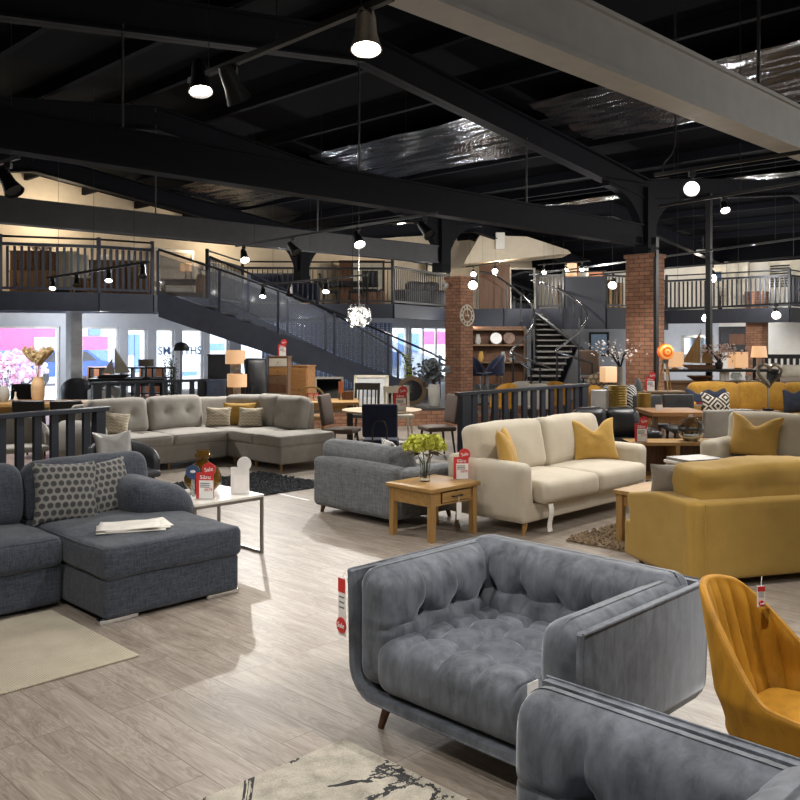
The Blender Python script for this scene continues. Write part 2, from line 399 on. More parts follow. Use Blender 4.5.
# the cross wall on the right, with its doorway-size openings left solid
wall_run('wall_right', m_wallpale, G(A1, B0), G(A1, -13.2), 0, 2.45, .24)
wall_run('wall_right_side', m_wallwhite, G(A1, -13.2), G(A1, B1), 0, 2.45, .24)
wall_run('wall_right_upper', m_wallwhite, G(A1, B0), G(A1, B1), 2.45, 4.3, .24)
wall_run('wall_right_top', m_roof, G(A1, B0), G(A1, B1), 4.3, 6.6, .24)
wall_run('wall_front', m_wallwhite, G(A0, B1), G(A1, B1), 0, 6.6, .24)
wall_run('wall_left', m_wallcream, G(A0, B0), G(A0, B1), 0, 6.6, .24)
m_pane = glass('window glass', (248, 250, 252), .05)
for i, (a, b, z0, z1) in enumerate(WIN):
    p = G(a, B0); L = b - a; fr = MB(); t = .05
    for x in (t / 2, L - t / 2): fr.box((x, 0, (z0 + z1) / 2), (t, .1, z1 - z0))
    for z in (z0 + t / 2, z1 - t / 2): fr.box((L / 2, 0, z), (L, .1, t))
    if L > 2:
        for x in (L * .33, L * .66): fr.box((x, 0, (z0 + z1) / 2), (.05, .08, z1 - z0))
    w = struct(fr.build(f'window_{i+1}', m_white, None, (p.x, p.y, 0), RZ))
    pane = MB().box((L / 2, 0, (z0 + z1) / 2), (L - .04, .012, z1 - z0 - .04)).build('pane', m_pane, w)
    if i in (3, 4):
        m_bluelet = paint('blue window lettering', (96, 132, 190), .5)
        text('lettering', 'SM' if i == 3 else 'ITHS', .31, m_bluelet, w, (L / 2, -.04, 1.45), bold=.006)

# roof: a row of shallow ridges running across the frames
SL = .1324
def roof_z(a):
    k = (a - .3) % 14.2
    return 4.3 + SL * (k if k < 7.1 else 14.2 - k)
rf = MB(); knots = [-6.8 + .0, .3, 7.4, 14.5, 21.6, 28.7]
for x, y in zip(knots, knots[1:]):
    zx, zy = roof_z(x) + .62, roof_z(y) + .62
    rf.quad(G(x, -22, zx), G(y, -22, zy), G(y, 11, zy), G(x, 11, zx))
    rf.quad(G(x, -22, zx + .1), G(x, 11, zx + .1), G(y, 11, zy + .1), G(y, -22, zy + .1))
struct(rf.build('ceiling', m_roof))
for k, a in enumerate([-3 + 1.42 * i for i in range(22)]):
    z = roof_z(a) + .53
    o = struct(MB().bar(G(a, -21, z), G(a, 10, z), .09, .17).build('ceiling_purlin', m_roofrib))
# wavy film stretched under the roof lights
tfilm = NT('clear crinkled film'); vf = tfilm.co()
tfilm.b.inputs['Base Color'].default_value = lin((70, 72, 78)); tfilm.set(Roughness=.16, Metallic=.75)
tfilm.bump(tfilm.noise(tfilm.co((9, 1.5, 1), (0, 0, rad(-45))), 3, 3), .35, .02)
def rooflight(a0, a1, b0, b1, n):
    mb = MB(); g = []; na, nb = 36, 40
    for i in range(na + 1):
        row = []
        for j in range(nb + 1):
            a = a0 + (a1 - a0) * i / na; b = b0 + (b1 - b0) * j / nb
            w = .035 * noise.noise((a * 7, b * 1.1, n * 3.1)) + .012 * noise.noise((a * 18, b * 4, n))
            row.append(mb.bm.verts.new(G(a, b, roof_z(a) + .34 + w)))
        g.append(row)
    for i in range(na):
        for j in range(nb): mb.bm.faces.new((g[i][j], g[i + 1][j], g[i + 1][j + 1], g[i][j + 1]))
    return struct(mb.build(f'window_{n+20}', tfilm.m, ang=80))
n_ = 0
for a0, a1 in ((10.3, 12.1), (17.2, 18.9)):
    for b1 in (1.6, -3.4, -8.45, -13.45):
        rooflight(a0, a1, b1 - 4.3, b1, n_); n_ += 1

# portal frames: rafters, tie, posts
def ibeam(mb, p, q, h, w, t=.025):
    p, q = Vector(p), Vector(q)
    mb.bar(p, q, .02, h)
    for s in (-1, 1): mb.bar(p + Vector((0, 0, s * (h - t) / 2)), q + Vector((0, 0, s * (h - t) / 2)), w, t)
def hframe(b, label, tie_mat, tie=True):
    t = thing('roof_frame', label, 'roof frame', G(14.5, b)); t['kind'] = 'structure'
    L = lambda a, z, db=0: G(a - 14.5, db, z)
    for x, y in ((14.5, 7.4), (7.4, .3), (14.5, 21.6), (21.6, 28.5)):
        r = MB(); ibeam(r, L(x, roof_z(x) + .2), L(y, roof_z(y) + .2), .4, .2); r.build('rafter', m_frame_navy, t)
    tb = MB()
    if tie: tb.bar(L(14.3, 3.66), L(.3, 3.66), .16, .34)
    for s in (-1, 1) if tie else ():  tb.bar(L(14.3, 3.66 + s * .18), L(.3, 3.66 + s * .18), .22, .03)
    if tie: tb.build('tie_beam', tie_mat, t)
    for a in (14.5, .3): MB().box(L(a, 3.9), (.3, .3, 1.25), RZ).build('post', m_frame_navy, t)
    for a, s in ((14.5, -1), (14.5, 1), (.3, 1)):   # curved haunch where rafter meets post
        pts = [(0, 3.35), (0, roof_z(14.5) + .3)] + [(s * 1.35, roof_z(a + s * 1.35) + .05)]
        for i in range(7):
            f = 1 - i / 7; pts.append((s * (.15 + 1.2 * f * f), 3.35 + (roof_z(a + 1.3) - 3.4) * (1 - (1 - f) ** 1.7) * 1.0))
        hb = MB(); M = Matrix.Translation(G(a - 14.5, 0)) @ Matrix.Rotation(RZ, 4, 'Z') @ Matrix.Rotation(PI / 2, 4, 'X')
        hb.prism(pts, -.08, .08, M); hb.build('haunch', m_frame_navy, t)
    for a in (10.9, 7.4, 4.2) if tie else (): MB().tube([L(a, 3.8), L(a, roof_z(a) + .1)], .014, 6).build('hanger_rod', m_steel, t)
    return t
FB = [-3.08, -8.13, -13.18, -18.2]
hframe(FB[0], 'nearest roof frame with broad light grey tie beam, upper right', m_grey_beam)
hframe(FB[1], 'dark navy roof frame standing on the wide brick pier', m_frame_navy)
hframe(FB[2], 'roof frame with dull grey tie over the middle brick pier', paint('dull grey beam paint', (62, 63, 66), .6))
hframe(FB[3], 'farthest dark roof frame in front of the cream gable wall', m_frame_navy, False)
def pier(b, a, la, lb, h, label, z0=0):
    o = MB().box((0, 0, (h - z0) / 2), (la, lb, h - z0)).build('brick_pier', m_brick, None, G(a, b, z0), RZ)
    cap = MB().box((0, 0, h - z0 - .04), (la + .05, lb + .05, .07)).build('cap', m_brick, o)
    tag(o, label, 'pillar'); o['kind'] = 'structure'; return o
pier(FB[1], 14.5, .40, .56, 3.32, 'wide red brick pier beside the thin black post')
pier(FB[2], 15.1, .44, .46, 3.2, 'middle red brick pier with the round wall clock')
PC = D(757, 340, 27.2)
o = MB().box((0, 0, 1.6), (.5, .5, 3.2)).build('brick_pier', m_brick, None, (PC.x, PC.y, 0), RZ); tag(o, 'far red brick pier at the end of the right balcony', 'pillar'); o['kind'] = 'structure'
MB().box((0, 0, 3.22), (.56, .56, .08)).build('cap', m_brick, o)
q = D(655, 340, 15.7)
o = MB().box((0, 0, 1.8), (.1, .1, 3.6)).build('post', m_black, None, (q.x, q.y, 0), RZ); tag(o, 'black square steel post against the wide brick pier', 'post'); o['kind'] = 'structure'
q = D(709, 340, 17.5)
o = MB().box((0, 0, 2.35), (.10, .10, 4.7)).build('post', m_black, None, (q.x, q.y, 0), RZ); tag(o, 'thin black steel post behind the golden corner sofa', 'post'); o['kind'] = 'structure'
q = D(74, 340, 19.0)
o = MB().box((0, 0, 1.2), (.25, .25, 2.4)).build('post', paint('pale grey post paint', (222, 222, 222), .6), None, (q.x, q.y, 0), RZ); tag(o, 'pale square post in front of the shop windows', 'post'); o['kind'] = 'structure'

# ---- mezzanine decks
ZF = 2.7                     # upper floor level
deckL = [(-15.5, 14.9), (-11.5, 16.2), (-7.95, 17.3), (-6.2, 17.9), (-5.3, 18.6), (-4.5, 20.3), (-4.2, 23.2), (-.2, 23.4), (1.5, 26.6), (3.3, 33.0)]
bk0 = G(A1 - 4, B0); bk1 = G(2.0, B0)
deck = MB().prism(deckL + [(4.6, 34.2), (bk1.x + .3, bk1.y - .2)], ZF - .12, ZF).build('floor_upper', paint('grey upper floor', (96, 90, 84), .6)); struct(deck)
struct(MB().prism([(x, y + .05) for x, y in deckL] + [(4.6, 34.1), (bk1.x + .3, bk1.y - .2)], ZF - .2, ZF - .13).build('ceiling_soffit', m_soffit))
def fascia(pts, z0, z1, name, mat=m_fascia):
    mb = MB()
    for p, q in zip(pts, pts[1:]): mb.bar((*p, (z0 + z1) / 2), (*q, (z0 + z1) / 2), .12, z1 - z0)
    return struct(mb.build(name, mat))
m_fasciad = paint('dark navy fascia', (29, 32, 42), .6)
fascia(deckL[1:6], ZF - .36, ZF + .02, 'trim_1'); fascia(deckL[5:], ZF - .36, ZF + .02, 'trim_6', m_fasciad)
# soffit joists seen under the left deck
for i, (x, y) in enumerate([(-10.5, 18.2), (-8.2, 19.0)]):
    struct(MB().bar((x - 2.5, y - .6, ZF - .27), (x + 4, y + 1.6, ZF - .27), .12, .16).build('ceiling_beam', m_soffit))
deckR = [(1.9, 27.4), (3.2, 26.8), (4.25, 26.9), (4.95, 26.3), (6.1, 25.8), (7.3, 26.6), (8.7, 28.4), (11.6, 25.9), (12.3, 26.6)]
struct(MB().prism(deckR + [(12.9, 27.3), (7.5, 32.7), (2.2, 31.5)], ZF - .15, ZF).build('floor_gallery', paint('grey gallery floor', (96, 90, 84), .6)))
fascia(deckR[:6], ZF - .62, ZF + .02, 'trim_2', m_fasciad); fascia(deckR[5:7], ZF - .62, ZF + .02, 'trim_3', m_fasciad); fascia(deckR[6:], ZF - .42, ZF + .02, 'trim_4', m_fasciad)

# ---- railings
def railing(label, pts, z, h, step, group='steel balustrades of the upper floor', mat=m_navy, bal=.022, double=.0, name='balustrade', post=.07, rails=.05, flat=None, posts_at=None):
    b0 = Vector((*pts[0], 0)); t = thing(name, label, 'railing', (b0.x, b0.y, z), 0, group)
    L = [Vector((*p, 0)) - b0 for p in pts]; proto = None
    for p, q in zip(L, L[1:]):
        n = max(1, int((q - p).length / step)); ang = math.atan2(q.y - p.y, q.x - p.x)
        MB().bar(p + Vector((0, 0, h - .03)), q + Vector((0, 0, h - .03)), rails, .06).build('top_rail', mat, t)
        if double: MB().tube([p + Vector((0, 0, h + double)), q + Vector((0, 0, h + double))], .022, 8).build('handrail', m_black, t)
        MB().bar(p + Vector((0, 0, .09)), q + Vector((0, 0, .09)), rails * .8, .05).build('bottom_rail', mat, t)
        for i in range(1, n):
            c = p + (q - p) * i / n
            if proto is None:
                proto = MB().box((0, 0, h / 2), (flat or bal, bal, h - .14)).build('baluster', mat, t, c, ang)
            else:
                o = proto.copy(); COL.objects.link(o); o.location = c; o.rotation_euler = (0, 0, ang)
    for p in L: MB().box(p + Vector((0, 0, (h + double + .04) / 2)), (post, post, h + double + .04), ang, .005).build('post', mat, t)
    return t
railing('slate balustrade along the left upper deck, in front of brown cabinets', deckL[1:5], ZF, 1.0, .125, double=.12, mat=m_fascia, bal=.05)
railing('short dark balustrade beside the head of the straight stair', deckL[5:7], ZF, 1.0, .12, double=.14, mat=m_black)
railing('long dark balustrade of the middle deck above the petal lamp', deckL[6:8], ZF, 1.0, .13, double=.14, mat=m_black)
railing('slanting dark balustrade ending behind the middle brick pier', [deckL[7], (1.5, 26.6)], ZF, 1.05, .12, double=.2, mat=m_black)
railing('dark balustrade at the head of the curved stair', [deckR[2], deckR[3]], ZF, 1.05, .12, double=.12, mat=m_black)
railing('low dark balustrade between curved stair and wide brick pier', deckR[4:7], ZF, 1.0, .14, double=.0, mat=m_black)
railing('dark balustrade of the right balcony below the white cupboards', deckR[6:9], ZF, 1.0, .14, double=.14, mat=m_fasciad, bal=.04)
# solid dark panel right of the curved stair head
o = MB().bar((*deckR[3], ZF + .45), (*deckR[4], ZF + .45), .04, 1.0).build('balcony_panel', m_fasciad); tag(o, 'solid slate panel closing the gallery right of the curved stair', 'panel'); o['kind'] = 'structure'
MB().tube([(*deckR[3], ZF + 1.1), (*deckR[4], ZF + 1.1)], .025, 8).build('handrail', m_steel, o)

# ---- straight stair with glass sides (left)
ZP = .35                     # raised display platform
st = thing('staircase', 'straight dark stair with smoked glass sides rising to the left', 'stairs', (-5.27, 18.6, 0)); st['kind'] = 'structure'
O = Vector((-5.27, 18.6, 0))
nA, nB = Vector((-5.2, 18.7, ZF)), Vector((.95, 20.9, ZP)); fA, fB = Vector((-4.45, 20.3, ZF)), Vector((-.05, 21.6, ZP + .15))
for A, B_, nm in ((nA, nB, 'near'), (fA, fB, 'far')):
    A = A - O; B_ = B_ - O; up = Vector((0, 0, 1))
    s_ = MB(); d_ = (B_ - A); nrm = Vector((-d_.y, d_.x, 0)).normalized() * .03
    v = [A + up * .12, B_ + up * .12, B_ - up * .3, A - up * .45]
    for sgn in (1, -1): s_.quad(*[x + nrm * sgn for x in (v if sgn < 0 else reversed(v))])
    for i in range(4): s_.quad(v[i] + nrm, v[(i + 1) % 4] + nrm, v[(i + 1) % 4] - nrm, v[i] - nrm)
    s_.build('stringer', m_fascia, st)
    rail = [A + up * 1.0] + [A + d_ * f + up * (1.0 + .12 * math.sin(PI * f)) for f in (.25, .5, .75, .97)] + [B_ + d_ * .03 + up * .95, B_ + d_ * .075 + up * .62, B_ + d_ * .077]
    MB().tube(rail, .026, 8).build('handrail', m_steel_dark if nm == 'far' else paint('worn dark handrail', (70, 72, 78), .3, .6), st)
    np_ = 5
    for i in range(np_ + 1):
        f = i / np_; c = A + d_ * f
        MB().bar(c - up * (.3 if 0 < i < np_ else 0), c + up * (.97 + .12 * math.sin(PI * f)), .06, .04).build('post', m_fascia, st)
        if i < np_:
            f2 = (i + 1) / np_; c2 = A + d_ * f2
            e0, e1 = c + (c2 - c) * .03, c + (c2 - c) * .97
            gq = MB(); q4 = [e0 + up * .16, e1 + up * .16, e1 + up * (.9 + .1 * math.sin(PI * f2)), e0 + up * (.9 + .1 * math.sin(PI * f))]
            gq.quad(*q4); gq.quad(*[x + nrm * .3 for x in reversed(q4)]); gq.build('glass_panel', m_tint, st)
m_tread = paint('dark stair tread', (58, 58, 62), .6); N_ = 14
for i in range(N_):
    f = (i + .5) / N_; a = nA + (nB - nA) * f - O; b = fA + (fB - fA) * f - O; d_ = (nB - nA).normalized() * .2; d_.z = 0
    tr = MB(); z = ZF - (ZF - ZP) * (i + 1) / (N_ + 1)
    tr.prism([(a - d_)[:2], (a + d_)[:2], (b + d_)[:2], (b - d_)[:2]], z - .04, z); tr.build('tread', m_tread, st)

# ---- raised platform with brick edge and steps
plat = [(-3.2, 17.0), (1.05, 17.9), (1.3, 18.9), (3.0, 20.2), (6.4, 20.4), (6.4, 30.5), (-1.5, 28.0), (-3.2, 22.5)]
pl = MB().prism(plat, .0, ZP - .04).build('floor_platform', m_brick); struct(pl)
struct(MB().prism([(x, y) for x, y in plat], ZP - .04, ZP).build('floor_platform_top', paint('dark platform edge', (60, 58, 56), .5)))
for i in range(2):
    struct(MB().prism([(1.05 + .0, 17.75 - .0), (2.3, 18.3), (2.1 + .5, 19.9), (1.3, 18.95)], .001 + .115 * i, .11 + .115 * i).build('floor_step', m_brick))
    
# ---- curved stair (centre)
cs = thing('staircase', 'curved dark stair with sweeping steel handrails in the centre', 'stairs', (3.2, 23, ZP)); cs['kind'] = 'structure'
O = Vector((3.2, 23, ZP)); NT_ = 14
m_ctread = paint('stone grey stair tread', (104, 100, 95), .6)
m_crise = paint('charcoal stair riser', (58, 56, 54), .7)
path = [(2.55, 22.6, .95), (2.75, 23.2, .95), (3.05, 23.9, .95), (3.4, 24.5, 1.0), (3.75, 25.1, 1.0), (3.95, 25.8, 1.05), (3.9, 26.6, 1.05)]
def cpath(f):
    x = f * (len(path) - 1); i = min(int(x), len(path) - 2); t = x - i; a, b = path[i], path[i + 1]
    return Vector((a[0] + (b[0] - a[0]) * t, a[1] + (b[1] - a[1]) * t, 0)), a[2] + (b[2] - a[2]) * t
ws_px = [(283 , 0)]
for i in range(NT_):
    f = i / (NT_ - 1); v = 386 - (386 - 313) * f; y = 22.3 + 4.4 * f; z = ZP + (ZF - ZP) * (i + 1) / (NT_ + 1)
    xl = (522 + 14 * min(1, f * 3) if f < .33 else 536) + 0 * f; xr = 558 if f < .2 else 558 + 16 * math.sin((f - .2) / .8 * PI) * 1.0 - 14 * max(0, f - .6) / .4 * 1.0
    if f > .55: xr = 574 - (f - .55) / .45 * 32
    if f < .55: xr = 557 + 17 * max(0, (f - .1)) / .45
    X0, X1 = (xl - 400) * y / F, (xr - 400) * y / F
    t = MB().box(((X0 + X1) / 2 - O.x, y - O.y, z - O.z - .02), (X1 - X0, .42, .04)).build('tread', m_ctread, cs)
    MB().box(((X0 + X1) / 2 - O.x, y - O.y + .2, z - O.z - .09), (X1 - X0, .02, .13)).build('riser', m_crise, cs)
def px_rail(px, r, name, mat, z=0):
    MB().tube([D(u, v, y) - O for u, v, y in px], r, 8).build(name, mat, cs)
def smooth(px, n=5):
    out = []
    for i in range(len(px) - 1):
        p0, p1, p2, p3 = [Vector(px[max(0, min(len(px) - 1, k))]) for k in (i - 1, i, i + 1, i + 2)]
        for j in range(n):
            t = j / n; out.append(.5 * ((2 * p1) + (-p0 + p2) * t + (2 * p0 - 5 * p1 + 4 * p2 - p3) * t * t + (-p0 + 3 * p1 - 3 * p2 + p3) * t ** 3))
    return out + [Vector(px[-1])]
m_hrail = paint('polished steel handrail', (150, 150, 152), .22, .9)
px_rail(smooth([(480, 272, 27.2), (494, 275, 27), (512, 287, 26.4), (526, 299, 25.6), (534.5, 312, 24.8), (533, 325, 24.2), (523, 339, 23.6), (511, 351, 22.8), (513, 357, 22.4), (530, 369, 21.9)]), .03, 'handrail', m_hrail)
px_rail(smooth([(531, 280, 27.0), (545, 284, 26.8), (561, 291, 26.2), (574, 299, 25.4), (584, 308, 24.7), (587, 318, 24.1), (580, 330, 23.6), (566, 343, 23), (556, 351, 22.5), (570, 356, 22.0), (591, 363, 21.7)]), .03, 'handrail', m_hrail)
px_rail(smooth([(511, 351, 22.8), (525, 358, 22.2), (550, 368, 21.8)]), .024, 'handrail', m_hrail)
for u, vt, vb, y in ((477, 274, 308, 27.2), (507, 284, 312, 26.6), (521, 296, 322, 25.8), (532, 306, 370, 24.8), (526, 336, 380, 23.4), (513, 353, 393, 22.4), (531, 369, 400, 21.6), (540, 368, 396, 21.8), (557, 352, 395, 22.4), (579, 318, 385, 23.9), (574, 300, 318, 25.4), (560, 292, 315, 26.2), (592, 363, 398, 21.7)):
    MB().bar(D(u, vt, y) - O, D(u, vb, y) - O, .045, .045).build('post', m_black, cs)
px_rail([(533, 312, 26.4), (545, 320, 25.8), (560, 332, 25), (572, 341, 24.4), (585, 352, 23.6)], .05, 'stringer', m_black)
sg = MB()
for y0, y1, u0, u1, z0, z1 in ((26.6, 24.6, 541, 577, ZF, 1.55), (24.6, 22.6, 577, 561, 1.55, .5)):
    p, q = D(u0, 340, y0), D(u1, 340, y1)
    for s in (0, .03): sg.quad(*[Vector((c.x + s, c.y, zz)) - O for c, zz in ((p, ZP), (q, ZP), (q, z1), (p, z0))])
sg.build('side_panel', paint('charcoal stair side', (40, 40, 43), .6), cs)
sg = MB(); p, q = D(532, 340, 26.6), D(534, 340, 22.9)
for s in (0, -.04): sg.quad(*[Vector((c.x + s, c.y, zz)) - O for c, zz in ((p, ZP), (q, ZP), (q, .85), (p, ZF))])
sg.build('side_panel', m_fasciad, cs)

# ---- cream sloping bulkhead over the gallery
bh = [D(464, 264, 29.0), D(466, 259, 29), D(480, 235, 29), D(503, 233, 29), D(506, 236, 29), D(527, 236.5, 29), (D(568, 250, 29)), D(571, 253, 29)]
mbk = MB(); M = Matrix.Rotation(PI / 2, 4, 'X'); mbk.prism([(p.x, p.z) for p in bh], -30.6, -29.0, M)
o = struct(mbk.build('ceiling_bulkhead', paint('cream bulkhead paint', (196, 184, 164), .7, vary=.02)))
q = D(500, 241, 28.9); struct(MB().box(q, (.3, .14, .55)).build('trim_5', m_wallwhite))
# white tape line on the boards
p, q = P(249, 487), P(309, 500.5)
o = MB().bar((*p[:2], .0015), (*q[:2], .0015), .028, .003).build('floor_tape', m_whitetext); tag(o, 'thin straight white tape line stuck on the wooden floor', 'tape')

# ---- outdoors, through the windows
struct(MB().prism([G(-30, -80)[:2], G(60, -80)[:2], G(60, B0 - .15)[:2], G(-30, B0 - .15)[:2]], -.12, -.02).build('floor_street', paint('pale street paving', (190, 190, 190), .9)))
m_pink = paint('pink render', (232, 96, 150), .7, vary=.02); m_glassblue = paint('blue shop glass', (110, 150, 205), .2); m_bright = paint('bright white render', (235, 238, 240), .7, vary=.01)
def ga(u, b):                # grid a of the point on line b = const seen at column u
    y = -b * math.sqrt(2) / (1 - (u - 400) / F); return (y * (u - 400) / F + y) * R2
def facade(name, label, b, u0, u1, h, mat):
    a0, a1 = ga(u0, b), ga(u1, b); p = G(a0, b); L = a1 - a0
    t = thing(name, label, 'building', (p.x, p.y, -.02), RZ)
    MB().box((L / 2, 2, h / 2), (L, 4, h)).build('wall', mat, t); return t, a0
t, a0 = facade('shop_building', 'pink shop building across the street, left windows', -37, -60, 68, 6, m_pink)
def panel(t, a0, b, u0, u1, v0, v1, mat, name, th=.1):
    x0, x1 = ga(u0, b) - a0, ga(u1, b) - a0; y = -b * math.sqrt(2) / (1 - ((u0 + u1) / 2 - 400) / F)
    z1, z0 = H - (v0 - HV) * y / F, max(.0, H - (v1 - HV) * y / F)
    return MB().box(((x0 + x1) / 2, -th / 2, (z0 + z1) / 2), (x1 - x0, th, z1 - z0)).build(name, mat, t)
panel(t, a0, -37, 34, 66, 337, 386, m_bright, 'shopfront'); panel(t, a0, -37, -8, 13, 350, 358, m_glassblue, 'window'); panel(t, a0, -37, -40, 30, 372, 395, m_glassblue, 'window')
t, a0 = facade('shop_building', 'white shop building with a pink sign band across the street', -38, 76, 116, 6, m_bright)
panel(t, a0, -38, 81, 107, 336, 349, m_pink, 'sign_band'); panel(t, a0, -38, 81, 107, 350, 366, m_glassblue, 'window'); panel(t, a0, -38, 88, 100, 328, 335, m_glassblue, 'window')
t, a0 = facade('shop_building', 'bright white building with tall blue window, seen past the model yacht', -38, 117, 245, 6, m_bright)
panel(t, a0, -38, 122, 133, 334, 354, m_glassblue, 'window'); panel(t, a0, -38, 134, 139, 334, 372, m_glassblue, 'window'); panel(t, a0, -38, 178, 196, 371, 377, m_glassblue, 'window'); panel(t, a0, -38, 208, 226, 343, 350, m_glassblue, 'window')
t, a0 = facade('shop_building', 'white building with pink signs behind the middle windows', -39, 330, 470, 6, m_bright)
panel(t, a0, -39, 374, 386, 339, 345, m_pink, 'sign_band'); panel(t, a0, -39, 421, 445, 331, 344, m_pink, 'sign_band'); panel(t, a0, -39, 398, 418, 333, 352, m_glassblue, 'window'); panel(t, a0, -39, 360, 400, 352, 366, m_glassblue, 'window')
# blossom tree
q = G(ga(12, -25), -25); t = thing('blossom_tree', 'small tree in pink and white blossom outside the left window', 'tree', (q.x, q.y, -.02))
MB().tube([(0, 0, 0), (.02, 0, .5), (-.05, 0, .9)], [.05, .04, .03], 8).build('trunk', m_rustic, t)
rr = random.Random(3); bl = MB(); bw = MB()
for i in range(260):
    a = rr.random() * 2 * PI; r = rr.random() ** .6; c = (math.cos(a) * r * .95, math.sin(a) * r * .8, .95 + (rr.random() - .45) * 1.0 * math.sqrt(max(.05, 1 - r * r)))
    (bl if i % 2 else bw).ball(c, .05 + .03 * rr.random(), 6, 4)
bl.build('blossom', paint('pink blossom', (236, 170, 200), .8), t); bw.build('blossom', paint('white blossom', (235, 225, 235), .8), t)
# parked blue car
q = G(ga(64, -34), -34); t = thing('car', 'blue parked car in the street beyond the left window', 'car', (q.x, q.y, -.02), RZ)
prof = [(-2, .35), (-2, .75), (-1.3, .9), (-.8, 1.35), (.6, 1.38), (1.2, .95), (2, .8), (2.05, .35)]
MB().prism(prof, -.8, .8, Matrix.Rotation(PI / 2, 4, 'X')).build('body', paint('blue car paint', (40, 90, 190), .25), t)
MB().prism([(-1.1, .92), (-.75, 1.28), (.55, 1.31), (1.0, .95)], -.82, .82, Matrix.Rotation(PI / 2, 4, 'X')).build('side_window', m_black, t)
for x in (-1.25, 1.3):
    for y in (-.75, .75): MB().lathe([(.0, -.1), (.3, -.1), (.32, -.05), (.32, .05), (.3, .1), (0, .1)], (0, 0, 0), 18, Matrix.Translation((x, y, .32)) @ Matrix.Rotation(PI / 2, 4, 'X')).build('wheel', m_black, t)
# ================================================================ FOREGROUND FURNITURE
def axes(X, Y, Z, o):            # matrix whose local axes are the given directions
    m = Matrix((Vector(X), Vector(Y), Vector(Z))).transposed().to_4x4(); m.translation = Vector(o); return m
def seg_d(p, a, b):
    ab = (b[0] - a[0], b[1] - a[1]); L = ab[0] ** 2 + ab[1] ** 2
    t = max(0, min(1, ((p[0] - a[0]) * ab[0] + (p[1] - a[1]) * ab[1]) / L)) if L else 0
    return math.hypot(p[0] - a[0] - ab[0] * t, p[1] - a[1] - ab[1] * t)
def tuft(size, buttons, seams, db=.05, rb=.055, ds=.018, rs_=.018, bulge=.0, extra=None):
    hx, hy, hz = [x / 2 for x in size]
    def fn(c, n):
        w = max(0, min(1, (c.z + hz * .2) / (hz * .9)))
        d = 0
        for b in buttons: d += db * math.exp(-((c.x - b[0]) ** 2 + (c.y - b[1]) ** 2) / rb ** 2)
        k = 0
        for s in seams: k = max(k, math.exp(-(seg_d((c.x, c.y), s[0], s[1]) / rs_) ** 2))
        nn = noise.noise((c.x * 5, c.y * 5, hx)) * .006
        pf = bulge * (1 - (c.x / hx) ** 2) * (1 - (c.y / hy) ** 2)
        c.z += w * (pf - d - ds * k + nn)
        return extra(c, n) if extra else c
    return fn

